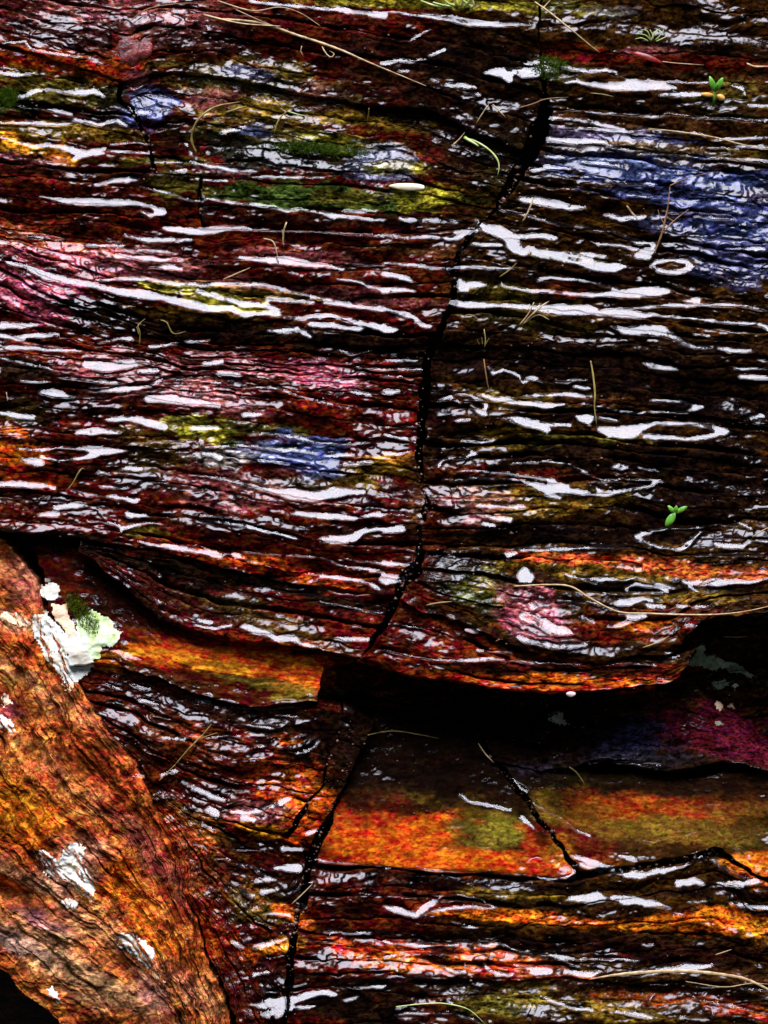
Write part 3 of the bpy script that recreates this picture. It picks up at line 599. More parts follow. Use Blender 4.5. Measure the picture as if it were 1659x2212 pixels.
for x, y, rx, ry, an, c, s in [
    (250,40,260,45,2,'pink',.35),(110,135,180,20,10,'bred',.55),(200,160,80,12,12,'bred',.6),(280,110,40,34,0,'bred',.7),(290,170,30,20,0,'pink',.7),(130,190,130,32,6,'olive',.8),(20,215,40,28,0,'green',.9),
    (150,285,140,16,4,'och',.9),(60,320,90,17,14,'borg',.95),(60,345,80,10,8,'pink',.5),(310,230,48,32,0,'blue',.9),(240,225,30,40,0,'dgr',.7),(560,180,190,36,6,'olive',.7),(520,160,60,12,0,'blue',.5),(680,200,60,20,0,'pink',.5),(440,215,50,18,0,'pink',.5),
    (700,255,260,14,3,'och',1.),(560,225,90,12,0,'och',.9),(600,290,180,24,4,'olive',.8),(760,310,100,18,4,'yol',.6),(640,335,200,30,5,'dgr',.9),(820,360,60,46,0,'lblue',.5),(870,360,60,12,0,'yol',.7),(540,280,50,12,0,'blue',.6),
    (700,425,260,24,2,'green',.95),(760,425,80,14,0,'olive',.8),(820,398,100,8,2,'red',.9),(915,425,60,22,5,'yol',.9),(375,400,50,26,0,'olive',.95),(340,345,110,10,0,'olive',.8),(480,365,60,10,0,'grey',.4),
    (870,165,120,30,8,'dgr',.5),(1180,150,60,36,0,'green',.7),(960,8,300,10,2,'yol',.7),(1240,18,120,16,4,'olive',.9),(1330,25,60,10,0,'grey',.4),(1370,125,260,15,4,'red',1.),(1400,110,60,10,0,'pink',.6),(1420,180,260,30,3,'brn',.6),(1555,215,90,30,0,'olive',.5),
    (1450,262,260,10,3,'brn',.9),(1350,320,170,10,3,'grey',.35),(1400,370,240,26,5,'blue',.75),(1330,300,160,10,3,'blue',.5),(1450,430,200,14,5,'blue',.6),(1300,345,130,8,4,'lblue',.5),(1500,490,140,16,5,'blue',.6),(1270,290,90,16,3,'lil',.5),(1590,540,110,60,5,'blue',.5),(1450,320,220,8,5,'och',.4),(1090,340,50,70,20,'olive',.4),(1560,450,120,50,4,'blue',.35),
    (80,520,130,30,8,'bankrd',.5),(140,570,150,25,12,'mag',.55),(90,640,110,36,18,'mag',.85),(300,560,120,22,8,'pink',.5),(150,590,160,14,10,'red',.6),(640,560,120,14,4,'pink',.45),(900,540,110,10,3,'brn',.8),
    (430,628,110,12,6,'yol',.85),(500,662,90,11,8,'yol',.9),(550,630,120,8,8,'och',.8),(420,690,220,14,8,'olive',.4),(380,600,180,14,6,'pink',.4),(780,640,140,12,8,'pink',.4),
    (140,772,70,10,6,'bred',.7),(220,795,110,24,5,'pink',.5),(690,805,90,26,12,'mag',.8),(520,790,120,20,6,'pink',.45),(450,850,110,30,6,'pink',.75),(380,865,200,14,6,'pink',.4),(40,800,60,20,0,'dgr',.7),(160,755,90,14,0,'red',.7),
    (700,872,210,15,9,'red',1.),(830,895,110,13,7,'red',1.),(870,780,60,34,0,'red',.6),(440,925,70,24,4,'yol',.95),(560,925,110,10,6,'olive',.8),(650,985,85,36,8,'blue',.9),(560,975,60,20,0,'lblue',.7),(480,985,60,16,0,'cream',.25),(500,955,30,8,0,'green',.7),
    (830,1010,80,26,-5,'och',.85),(850,990,60,14,0,'borg',.4),(700,1040,120,12,0,'olive',.4),(790,1100,60,10,0,'red',.4),(330,980,70,40,25,'olive',.4),(30,985,60,16,5,'org',.8),(60,1030,110,16,8,'bred',.7),(20,930,40,10,0,'org',.5),(120,1060,130,14,4,'red',.6),
    (30,890,60,20,0,'olive',.6),(320,1155,50,16,10,'olive',.8),(500,1060,160,30,5,'pink',.3),(905,1030,16,110,5,'brn',.9),(150,1110,140,14,4,'red',.6),
    (450,1190,120,12,12,'bred',.6),(600,1232,150,14,12,'bred',.8),(500,1210,60,6,12,'org',.6),(750,1275,90,12,6,'bred',.7),(840,1205,80,14,2,'red',.9),(800,1240,70,8,0,'bred',.5),
    (1330,1085,130,14,-4,'och',.9),(1100,1085,90,34,5,'och',.7),(1040,1100,70,34,5,'pink',.4),(1130,1020,150,14,4,'red',.6),(1340,1050,70,10,0,'och',.6),(1100,960,100,22,14,'och',.8),(1180,960,70,10,0,'yol',.4),(1380,932,110,12,0,'brn',1.),
    (1200,625,90,11,6,'red',.7),(1230,560,100,8,6,'olive',.5),(1150,690,150,22,4,'olive',.5),(1300,690,150,14,4,'brn',.7),(1500,650,140,10,4,'brn',1.),(1080,630,90,22,0,'olive',.5),(1450,577,26,10,0,'brn',1.),(1310,870,160,12,4,'brn',.8),
    (1130,870,110,18,8,'och',.5),(1250,945,140,12,4,'olive',.8),(1440,1160,50,16,0,'och',.9),(1330,1225,210,22,4,'och',.75),(1300,1210,190,12,3,'bankrd',.9),(1560,1240,120,16,0,'bankrd',.8),(1450,1285,120,12,0,'och',.5),
    (1110,1290,100,30,28,'och',.9),(1150,1325,80,40,35,'mag',.75),(1190,1360,80,26,30,'pink',.7),(1350,1350,170,30,-5,'red',.6),(1030,1270,80,40,20,'green',.4),(950,1370,170,30,8,'red',.8),(1000,1400,100,12,8,'bred',.4),(1100,1430,330,14,3,'red',.8),
    (1050,1465,230,14,6,'bred',.45),(1230,1490,170,10,2,'bred',.95),(1380,1465,110,16,-4,'red',.9),(1390,1350,50,10,0,'org',.5),(1250,1465,130,8,3,'org',.6),
    (420,1300,220,70,22,'dred',1.),(480,1390,240,30,10,'red',.95),(600,1420,160,20,8,'bred',.95),(440,1415,170,14,6,'org',.9),(500,1440,150,13,8,'borg',.8),(640,1455,80,40,0,'org',1.),(590,1482,110,12,8,'olive',.75),(420,1400,200,12,14,'bred',.7),(330,1425,60,14,10,'bred',.6),(660,1500,70,14,0,'och',1.),(700,1440,18,60,5,'bred',.7),(380,1468,110,10,14,'brn',.7),(290,1410,50,10,0,'borg',.7),
    (450,1310,160,26,24,'dgr',.35),(600,1350,160,24,20,'olive',.3),(790,1380,60,30,10,'red',.6),
    (230,1440,30,12,10,'org',.9),(380,1590,110,30,30,'bankrd',.5),(640,1645,100,44,-18,'rorg',1.),(665,1650,60,36,-40,'org',1.),(560,1650,110,40,0,'red',.7),(600,1790,60,14,0,'borg',1.),(640,1745,40,44,-60,'org',.9),(560,1755,70,20,0,'pink',.5),
    (690,1735,26,30,0,'org',.9),(660,1795,40,30,0,'bred',1.),(700,1590,40,70,20,'dred',.9),(640,1690,30,40,20,'bred',.7),(420,1850,120,50,40,'bankrd',.6),(440,1790,90,20,35,'olive',.4),(540,1950,60,30,20,'olive',.5),(620,1975,40,14,20,'org',.7),(560,2050,60,16,-10,'org',.6),(600,2040,40,14,-10,'borg',.7),(430,2040,50,60,50,'bred',.5),
    (930,1650,220,70,4,'dgr',.9),(900,1725,180,24,4,'brn',.8),(780,1800,110,50,0,'bred',1.),(800,1825,140,34,3,'rorg',1.),(1000,1860,240,22,2,'rorg',1.),(960,1800,120,34,0,'rorg',.9),(1070,1795,80,34,-5,'olive',.95),(1090,1790,50,20,0,'yol',.45),(1010,1740,130,16,10,'och',.7),(1160,1830,50,30,50,'bred',.9),(1190,1880,60,14,0,'bred',.8),  # dgr paints the overhang's shade onto the top of the face
    (1320,1690,190,24,0,'olive',.9),(1420,1760,210,44,4,'rorg',.65),(1330,1740,110,30,4,'rorg',.6),(1260,1820,80,30,20,'red',.95),(1180,1740,40,30,50,'och',.9),(1480,1800,160,24,0,'och',.9),(1600,1780,70,50,0,'olive',.5),(1640,1720,70,20,0,'red',.5),(1640,1880,50,30,0,'org',.7),(1570,1860,60,10,10,'borg',.7),(1500,1700,180,20,0,'brn',.6),(1400,1770,260,70,0,'brn',.32),(1380,1790,90,18,0,'och',.7),(1270,1770,70,20,10,'och',.5),(1210,1850,30,30,40,'borg',.5),(700,1810,40,40,0,'red',.5),
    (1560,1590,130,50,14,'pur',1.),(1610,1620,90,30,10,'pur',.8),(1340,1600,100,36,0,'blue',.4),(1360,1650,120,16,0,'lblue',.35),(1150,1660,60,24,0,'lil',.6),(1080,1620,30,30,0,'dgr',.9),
    (840,1920,160,20,3,'red',.9),(1100,1935,130,12,3,'och',.7),(1150,1985,220,8,3,'org',.9),(1050,1972,160,8,3,'org',.6),(1370,2000,120,8,2,'org',.9),(1530,1990,110,22,0,'org',.9),(1640,2010,50,22,0,'borg',.6),(920,1960,90,10,0,'red',.9),
    (800,2050,100,22,4,'bred',.9),(860,2080,80,16,8,'org',.9),(950,2090,70,12,0,'org',.4),(1060,2070,90,18,10,'bankrd',.9),(1120,2100,90,18,0,'bred',.7),(1230,2112,80,8,0,'org',.5),(1250,2040,260,12,2,'dred',.9),(1450,2060,200,14,0,'dred',1.),(1560,2110,120,16,0,'brn',.9),
    (1090,2170,90,22,0,'olive',.9),(1130,2135,50,16,0,'och',.9),(1310,2180,120,20,5,'och',.6),(1560,2170,120,14,12,'bred',.6),(760,2170,90,40,0,'blk',.9),(1400,2150,100,12,8,'org',.3)]:
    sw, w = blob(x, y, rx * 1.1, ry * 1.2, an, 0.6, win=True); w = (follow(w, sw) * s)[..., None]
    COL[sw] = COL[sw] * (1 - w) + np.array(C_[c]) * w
for x, y, rx, ry, an, s in [(300,85,330,26,4,.7),(900,110,230,26,4,.85),(1040,130,130,60,0,.9),(1010,240,140,50,10,.85),(820,215,200,24,10,.6),(1130,300,60,80,20,.85),(1070,370,60,40,20,.7),(1150,210,60,40,0,.7),(1400,220,260,14,3,.75),(1230,45,150,12,5,.6),(1560,90,140,30,4,.7),  # the patches round the step notch paint in its shade
    (90,230,170,12,8,.8),(230,265,60,30,0,.6),(370,290,40,40,10,.9),(330,345,60,18,0,.5),(700,350,180,14,2,.6),(1000,320,80,60,0,.7),(260,380,240,10,3,.7),(550,455,120,14,4,.8),(700,478,280,9,2,.8),(900,478,150,8,2,.8),(300,440,120,16,5,.4),
    (470,715,260,16,3,1.),(820,742,190,28,2,1.),(250,690,200,20,14,1.),(980,760,120,50,0,1.),(1300,800,380,40,2,1.),(1350,760,300,20,3,.8),(1500,740,140,16,5,.7),(1550,870,160,60,0,1.),(1350,990,320,30,2,1.),(1300,900,200,14,3,.8),(1500,1060,220,40,0,1.),(1250,1155,340,24,0,1.),(1440,1120,180,30,0,.8),(1600,980,80,40,0,.9),(940,900,30,120,5,.9),(970,960,60,30,0,.7),
    (1150,600,160,12,4,.8),(1350,600,200,14,4,.8),(1250,715,260,12,4,.7),(1050,690,60,24,0,.6),(1450,510,120,30,10,.6),
    (100,880,150,22,0,.8),(200,860,200,10,3,.5),(260,720,120,10,3,.5),(200,1020,180,20,10,.6),(320,1010,70,30,30,.6),(150,960,140,8,3,.6),(60,1080,120,12,5,.7),(600,1140,250,12,4,.6),(400,1130,160,12,8,.6),(120,1170,140,20,5,1.),(350,1220,170,22,14,1.),(600,1265,180,12,14,1.),(260,1300,130,50,35,.8),(760,1310,110,16,6,.7),(800,1140,110,12,0,.5),(700,960,100,8,4,.5),
    (1000,1200,100,16,0,.9),(960,1240,60,40,0,.7),(1250,1395,230,14,3,.9),(1010,1345,120,12,24,.7),(1500,1270,140,12,0,.8),(1250,1260,180,10,6,.5),(1150,1440,300,8,2,.7),
    (900,1600,280,90,0,1.),(960,1690,200,32,0,.9),(1330,1640,260,14,0,.6),(1190,1580,160,60,0,1.),(1470,1660,260,14,2,.9),(740,1600,40,90,20,.7),(1400,1690,330,22,2,.9),(1250,1730,60,18,30,.4),(790,1738,60,16,10,.8),(900,1752,60,14,0,.7),(1000,1730,90,20,5,.8),(1100,1735,50,26,30,.7),(1200,1720,60,26,35,.6),(1330,1712,90,14,0,.6),(1560,1722,110,16,0,.7),(1640,1790,50,26,0,.5),(1160,1800,14,60,-38,.7),(900,1880,240,6,2,.5),(1480,1745,70,12,0,.35),(860,1850,40,8,0,.25),  # the large ones paint overhang shade onto the tops of the smooth faces
    (400,1530,180,26,14,.8),(600,1560,120,24,0,.8),(330,1600,60,60,50,.7),(520,1640,140,22,10,.7),(480,1700,90,20,30,.5),(590,1830,100,14,4,.9),(560,1890,110,20,10,.7),(470,1880,60,50,45,.6),(620,1930,60,20,0,.7),(590,2140,50,50,0,.8),(660,1900,40,40,0,.6),
    (1000,1905,340,12,3,.9),(1100,1950,350,8,3,.7),(1300,2040,380,20,1,.85),(900,2020,240,10,2,.9),(1500,2070,200,16,0,.8),(820,2130,200,16,3,.9),(1200,2125,300,10,3,.7),(780,2180,140,40,0,.9),(1450,2150,200,14,3,.6),(1550,1930,150,12,3,.8),(750,1960,60,40,0,.6)]:
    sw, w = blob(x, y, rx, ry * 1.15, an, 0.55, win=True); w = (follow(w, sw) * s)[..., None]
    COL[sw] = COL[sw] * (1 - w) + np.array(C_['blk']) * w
    # near-black bands, some painting in shade (overhang, notch); nothing glistens there either: handled by the density of wet facets
# the dry bank
bk = FR[..., None]
BN = fbm(MX / 90 + MY / 200 + NZ1, MY / 70 - MX / 110 + NZ2, 1, 6, .6)
tb = smooth(BN, .38, .62)[..., None]
BC = np.array(C_['bankrd']) * (1 - tb) + np.array(C_['bankor']) * tb
for x, y, rx, ry, an, c, s in [(60,1300,110,80,60,'bankrd',.7),(60,1240,70,50,40,'grey',.35),(30,1340,60,20,20,'tan',.7),(140,1380,50,60,70,'borg',.4),(60,1480,100,40,40,'bankor',1.),(20,1560,40,30,60,'mag',.7),(60,1600,60,100,60,'bankor',.9),(50,1760,120,50,45,'org',.8),(20,1740,70,50,40,'borg',.5),(200,1560,120,20,45,'tan',.35),(90,1500,120,16,42,'tan',.5),(160,1700,150,14,45,'tan',.3),
    (200,1620,120,40,48,'bankrd',.8),(300,1760,150,40,48,'bankrd',.7),(330,1850,170,26,48,'pink',.45),(300,1950,120,16,45,'tan',.5),(240,1890,90,30,45,'org',.9),(330,2000,110,34,42,'org',.8),(460,2050,90,26,55,'bankrd',.8),(400,1830,110,20,45,'red',.7),(200,2000,200,40,35,'tan',.55),(120,2060,160,50,30,'tan',.7),(90,1990,60,16,25,'blue',.45),(60,2040,90,20,25,'grey',.6),
    (230,2130,160,40,30,'tan',.7),(190,2190,120,50,30,'brn',.4),(330,2140,60,20,40,'grey',.5),(160,1870,50,70,55,'cream',.3),(230,2080,70,24,35,'org',.6),(60,1900,70,20,30,'tan',.6),(440,2150,60,30,50,'tan',.5),(380,2110,60,20,40,'mag',.3)]:
    w = blob(x, y, rx, ry, an, 0.5, win=True)
    sw, w = w[0], (w[1] * s)[..., None]
    BC[sw] = BC[sw] * (1 - w) + np.array(C_[c]) * w
BC = BC * (0.6 + 0.6 * smooth(flow_noise(60, 16, 8, 5), .35, .65))[..., None]
ib = ISBANK[..., None]
COL = COL * (1 - ib) + BC * ib
# algae and mineral grain following the bedding
gr = (.6 * flow_noise(70, 8, 10, 4) + .4 * fbm(MX / 20, MY / 14, 6, 5, .65))[..., None]
gr = .5 + (gr - .5) * 1.35
grb = fbm(MX / 26 + MY / 40, MY / 22, 2, 5, .65)[..., None]
GM = 0.45 + 1.1 * smooth(gr * (1 - ib) + grb * ib, .34, .66)
COL = COL * (GM * (1 - PLAIN[..., None] * .75) + PLAIN[..., None] * .75)
PIT = smooth(fbm(MX / 5.5, MY / 4.5, 12, 3, .7), .24, .34)[..., None]
COL = COL * (1 - PLAIN[..., None] * (1 - PIT) * .85)
COL = np.clip(COL, 0.002, 0.85)
bankwet = smooth((MX - 0) * 0.72 - (MY - 1440) * 0.70 + 60 * (NZ1 - .5), -40, 80)      # the bank is dry except near the seep
WET = np.where(ISBANK > 0, 0.06 + 0.5 * bankwet * 0.6, 0.62 + 0.38 * np.clip(WM, 0, 1))
for x, y, rx, ry, an, v in [(280,110,50,50,0,.5)]:
    w = blob(x, y, rx, ry, an, .3)
    WET = WET * (1 - w) + (v + 0.35 * WM) * w
RELF = 1 - 0.9 * np.maximum(np.maximum(blob(960,1790,300,100,0,.25), blob(1400,1760,250,85,0,.25)), blob(500,1430,240,50,8,.3)) * (1 - WM)

def samp(G, x, y):
    fx = np.clip((x - X0) / STEP, 0, NX - 1.001); fy = np.clip((y - Y0) / STEP, 0, NY - 1.001)
    ix = fx.astype(int); iy = fy.astype(int); fx = fx - ix; fy = fy - iy
    if G.ndim == 3: fx = fx[..., None]; fy = fy[..., None]
    return (G[iy, ix] * (1 - fx) + G[iy, ix + 1] * fx) * (1 - fy) + (G[iy + 1, ix] * (1 - fx) + G[iy + 1, ix + 1] * fx) * fy

AXn, ASn, ANn, ORn = (np.array(v) for v in (AX, AS, AN, ORG))
def worldn(x, y, h):
    return ORn + ((x - 829.5) * K)[..., None] * AXn + ((1106 - y) * K)[..., None] * ASn + (h * K)[..., None] * ANn

TOP = np.full_like(LIFT, np.nan)                 # final surface height, filled in while the layers are built
# ------------------------------------------------------------------ the ground below and the hill round the ledges
def rock_noise(x, y, s): return fbm(x / s + 50, y / s + 50, 5, 5, 0.5)
hx, hy = np.meshgrid(np.concatenate([np.linspace(-9000, -900, 40), np.linspace(-880, -100, 90), np.linspace(-60, 1740, 20), np.linspace(1780, 2560, 90), np.linspace(2600, 11000, 40)]),
                     np.concatenate([np.linspace(-14000, -900, 50), np.linspace(-880, -140, 110), np.linspace(-100, 2380, 20), np.linspace(2400, 3100, 110), np.linspace(3150, 5200, 30)]))
inside = smooth(hx, -232, -190) * (1 - smooth(hx, 1850, 1890)) * smooth(hy, -275, -235) * (1 - smooth(hy, 2430, 2475))
hh = -260 * inside + (1 - inside) * (30 + 160 * (rock_noise(hx, hy * 3, 500) - 0.5) * smooth(np.abs(hx - 830), 1100, 2500) + 60 * (rock_noise(hx, hy * 5, 160) - .5) + 26 * (fbm(hx / 60, hy / 16, 2, 4) - .5))
hc = np.ones(hx.shape + (3,)) * np.array([.05, .011, .003])
HILL = grid_mesh('hillside', worldn(hx, hy, hh)[::-1], M_ROCK, None, hc, np.full(hx.shape, .75))
tag(HILL, kind='structure')
m_gr = simple_mat('forest_floor', (.02, .014, .008), (.06, .045, .02), 0.8, 8, 0.6, 0.3, 0.03)
bm = bmesh.new()
bmesh.ops.create_grid(bm, x_segments=60, y_segments=60, size=300)
for v in bm.verts: v.co.z = 0.25 * math.sin(v.co.x * 0.13) * math.sin(v.co.y * 0.17)
me = bpy.data.meshes.new('ground'); bm.to_mesh(me); bm.free(); me.materials.append(m_gr)
g = bpy.data.objects.new('ground', me); col.objects.link(g); g.location = (0, 0, -0.9); tag(g, kind='structure')

# added unseen behind the viewer: a steep dark slope that cuts sky fill
fx_, fy_ = np.meshgrid(np.linspace(-60, 60, 60), np.linspace(0, 1, 30))
fz_ = -2 + 34 * fy_ + 1.5 * fbm(fx_ / 4, fy_ * 9, 3, 4); yy_ = -9 - 16 * fy_ - 3 * fbm(fx_ / 5, fy_ * 6, 6, 4)
m_wood = simple_mat('wooded_slope', (.006, .010, .004), (.03, .04, .012), 0.9, 3, 0.8, 0.2, 0.2)
far = grid_mesh('opposite_hillside', np.stack([fx_, yy_, fz_], -1), m_wood); tag(far, kind='structure')

# ------------------------------------------------------------------ the blocks, layer by layer
def build_patch(p):
    rs = np.random.RandomState(p.seed + 3)
    if p.name == 'backL': return
    c0 = p.at(np.array([[.5]]), np.array([[.5]]))[0, 0]
    root = empty('rock_block', world(c0[0], c0[1], -20))
    tag(root, p.label, 'rock', 'jointed rock blocks of the ledge')
    n = p.n
    na = max(8, int(p.len / 3.0))
    a = np.linspace(0, 1, na)
    bounds = [np.zeros(na)]
    cuts = (np.arange(1, n) + rs.uniform(-.42, .42, max(0, n - 1))) / n if n > 1 else []
    for i, cc in enumerate(cuts):
        w = cc + (fbm(a * p.len / 170, np.full(na, i * 3.3), p.seed + i, 3) - .5) * 0.5 / n
        bounds.append(np.maximum(w, bounds[-1] + 0.12 / n))
    bounds.append(np.maximum(np.ones(na), bounds[-1] + 0.02))
    bank = p.name in ('p1', 'p2')
    smoothface = p.name in ('s1', 's2', 'l7')
    for i in range(n):
        cu, cd = bounds[i], bounds[i + 1]
        th = ((cd - cu).mean()) * p.thick
        nt = max(4, int(th / STEP) + 1)
        t = np.linspace(0, 1, nt)[:, None]
        # joint ends are broken back unevenly
        aL = (p.cl + rs.uniform(0, 1.0) * p.cl) / p.len; aR = (p.cr + rs.uniform(0, 1.0) * p.cr) / p.len
        A = (aL + a * (1 - aL - aR))[None, :] * np.ones_like(t)
        cuA = np.interp(A[0], a, cu); cdA = np.interp(A[0], a, cd)
        Cc = cuA[None, :] * (1 - t) + cdA[None, :] * t
        XY = p.at(A, Cc); x, y = XY[..., 0], XY[..., 1]
        wz = samp(WH, x, y)
        rel = samp(RELF, x, y)
        h = samp(H, x, y) * (0.35 + .65 * rel if smoothface else 1.0) + p.lift_at(A, Cc)
        jit = rs.uniform(-1, 1) * (1.6 if n > 1 else 0)
        dn = (1 - t) * ((cdA - cuA) * p.thick)[None, :]          # distance from lower edge
        ledge = rs.rand() < .42; gst = rs.uniform(2.2, 3.8) if ledge else rs.uniform(.05, .7); gro = gst * smooth(fbm(A * p.len / 120, np.full_like(A, i * 1.7), p.seed + 5 + i, 3), .40, .62)
        h = h + jit - gro * (1 - wz) * (9 if not bank else 5) * (1 - smooth(dn, 0, 13 if ledge else 6))
        h = h - 2.5 * (1 - smooth(t * ((cdA - cuA) * p.thick)[None, :], 0, 4)) * (1 - wz)
        chip = np.floor(6 * fbm(A * p.len / 75, Cc * p.thick / 60 + i * 2.3, p.seed + 8, 3)) / 6
        h = h + (1 - wz) * 17 * (chip - .42) * (0 if smoothface else 1)
        if bank:
            fl = flow_b(A * p.len, Cc * p.thick, p.seed) - 60 * np.exp(-((x - 10) / 60) ** 2 - ((y - 1925 - .25 * x) / 26) ** 2)
            h = h + fl + 9 * (fbm(x / 30 + y / 60, y / 24 - x / 60, 9, 5, .6) - .5)
        if i == n - 1 and not bank:
            h = h - 7 * (1 - smooth(dn, 0, 5)) * (1 - .7 * wz)
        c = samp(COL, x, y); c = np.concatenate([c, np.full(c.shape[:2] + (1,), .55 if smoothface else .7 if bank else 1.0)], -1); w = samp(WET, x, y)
        # remember the finished height
        ix = np.clip(np.round((x - X0) / STEP).astype(int), 0, NX - 1); iy = np.clip(np.round((y - Y0) / STEP).astype(int), 0, NY - 1)
        for ddx in (0, 1): TOP[iy, np.clip(ix + ddx, 0, NX - 1)] = h
        P = worldn(x, y, h)
        # give the layer its thickness: sides run back into the slope
        dep = (260 if p.name in ('r4b', 'r4a') else 120 if p.name != 'recess' else 60) * K
        dn1, dn2 = -ANn * 4 * K, -ANn * dep
        vup = (P[0] - P[1]); vup /= np.maximum(1e-9, np.linalg.norm(vup, axis=-1, keepdims=True))
        P = np.concatenate([(P[:1] + dn2 + vup * 6 * K), (P[:1] + dn1), P, (P[-1:] + dn1), (P[-1:] + dn2 + vup * (18 if p.name == 'r4b' else 3) * K)], 0)
        P = np.concatenate([P[:, :1] + dn2, P[:, :1] + dn1, P, P[:, -1:] + dn1, P[:, -1:] + dn2], 1)
        c = np.pad(c, ((2, 2), (2, 2), (0, 0)), mode='edge'); w = np.pad(w, 2, mode='edge')
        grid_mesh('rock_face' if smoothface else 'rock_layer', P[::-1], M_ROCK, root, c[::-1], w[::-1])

def flow_b(u, v, seed):
    """dry bank: flaky cleavage plates stepping down the dip"""
    r = fbm(u / 230 + .5 * fbm(u / 60, v / 40, 3, 3), v / 70, seed + 1, 4, .5)
    st = r * 11; st = np.floor(st) + smooth(st - np.floor(st), .8, 1.0)
    r2 = fbm(u / 48, v / 34, seed + 6, 2, .5) * 6; r2 = np.floor(r2) + smooth(r2 - np.floor(r2), .75, 1.)
    return (st / 11 - .5) * 52 + (r2 / 6 - .5) * 16

for p in PATCHES: build_patch(p)

# ------------------------------------------------------------------ the standing and running water as a thin sheet over the ledges
def build_water():
    global TOP
    for _ in range(4):
        bad = np.isnan(TOP)
        if not bad.any(): break
        st = np.stack([np.roll(TOP, sft, ax) for sft in (1, -1) for ax in (0, 1)])
        ok = ~np.isnan(st); m = np.where(ok, st, 0).sum(0) / np.maximum(1, ok.sum(0))
        TOP = np.where(bad & ok.any(0), m, TOP)
    TOP = np.where(np.isnan(TOP), LIFT + H, TOP)
    # a water skin is smooth: even out the last roughness of its bed, not across joints
    for _ in range(3):
        st = np.stack([np.roll(np.roll(TOP, i, 1), j, 0) for i in (-1, 0, 1) for j in (-1, 0, 1)])
        near = np.abs(st - TOP - 0.0) < 3.5
        TOP = np.where(WSD > -2, (st * near).sum(0) / near.sum(0), TOP)
    msk = WSD > -1.6
    q = msk[:-1, :-1] & msk[1:, :-1] & msk[:-1, 1:] & msk[1:, 1:]
    Z = TOP + 0.35 + np.clip(WSD + 0.6, -2.5, 1.1) * 0.55
    zs = np.stack([Z[:-1, :-1], Z[1:, :-1], Z[:-1, 1:], Z[1:, 1:]])
    q &= (zs.max(0) - zs.min(0)) < 6
    j, i = np.nonzero(q)
    idx = np.arange(NX * NY).reshape(NY, NX)
    F = np.stack([idx[j, i], idx[j + 1, i], idx[j + 1, i + 1], idx[j, i + 1]], -1)
    used, inv = np.unique(F, return_inverse=True)
    V3 = worldn(MX, MY, Z).reshape(-1, 3)[used]
    o = raw_mesh('water', V3, inv.reshape(F.shape), M_WATER)
    tag(o, kind='structure')
build_water()

# ------------------------------------------------------------------ small things lying and growing on the ledges
M_STRAW = simple_mat('dry_straw', (.26, .15, .05), (.60, .44, .22), 0.45, 90, 0.4, 0.4, 0.0006, (1, 1, 1))
M_TWIG = simple_mat('brown_twig', (.10, .05, .02), (.32, .17, .06), 0.6, 120, 0.6, 0.3, 0.0008)
M_OLIVE = simple_mat('olive_stalk', (.13, .09, .02), (.34, .25, .06), 0.5, 90, 0.4, 0.4, 0.0006)
M_LEAF = simple_mat('seedling_green', (.07, .27, .015), (.20, .52, .05), 0.35, 70, 0.3, 0.5, 0.0006)
M_PALE = simple_mat('pale_green_blade', (.28, .42, .08), (.60, .62, .25), 0.4, 60, 0.3, 0.4, 0.0006)
M_LICH = simple_mat('pale_lichen', (.60, .52, .36), (.78, .80, .72), 0.9, 45, 0.7, 0.1, 0.0025)
M_LICHG = simple_mat('green_lichen', (.42, .55, .12), (.72, .84, .60), 0.9, 60, 0.8, 0.1, 0.0025)
M_LICHT = simple_mat('tan_lichen', (.60, .34, .16), (.86, .66, .44), 0.9, 60, 1.0, 0.1, 0.003)
M_LICHD = simple_mat('drab_lichen', (.16, .17, .08), (.42, .43, .28), 0.9, 80, 1.0, 0.1, 0.003)
M_MOSS = simple_mat('moss_green', (.05, .10, .008), (.30, .42, .03), 0.8, 150, 0.8, 0.2, 0.001)
M_PEBC = simple_mat('cream_pebble', (.55, .45, .25), (.85, .75, .50), 0.4, 60, 0.3, 0.4, 0.0008)
M_PEBO = simple_mat('amber_seed', (.65, .28, .03), (.85, .50, .12), 0.3, 60, 0.2, 0.5, 0.0005)
M_PEBW = simple_mat('pink_pebble', (.60, .36, .34), (.85, .66, .64), 0.4, 60, 0.3, 0.4, 0.0008)
M_RED = simple_mat('red_leaf', (.10, .005, .002), (.30, .02, .01), 0.35, 60, 0.5, 0.4, 0.001)
M_GRIT = simple_mat('rock_grit', (.03, .012, .006), (.20, .10, .06), 0.35, 30, 0.5, 0.5, 0.001)

def hat(x, y):
    r = 2
    i = int(round((x - X0) / STEP)); j = int(round((y - Y0) / STEP))
    return float(np.max(TOP[max(0, j - r):j + r + 1, max(0, i - r):i + r + 1]))

def curve_pts(pts, n):
    """Catmull-Rom through survey points"""
    p = [np.array(q, float) for q in pts]
    p = [2 * p[0] - p[1]] + p + [2 * p[-1] - p[-2]]
    out = []
    segs = len(p) - 3
    for k in range(n):
        u = k / (n - 1) * segs; i = min(int(u), segs - 1); t = u - i
        a, b, c, d = p[i:i + 4]
        out.append(.5 * ((2 * b) + (c - a) * t + (2 * a - 5 * b + 4 * c - d) * t * t + (3 * b - a - 3 * c + d) * t ** 3))
    return out

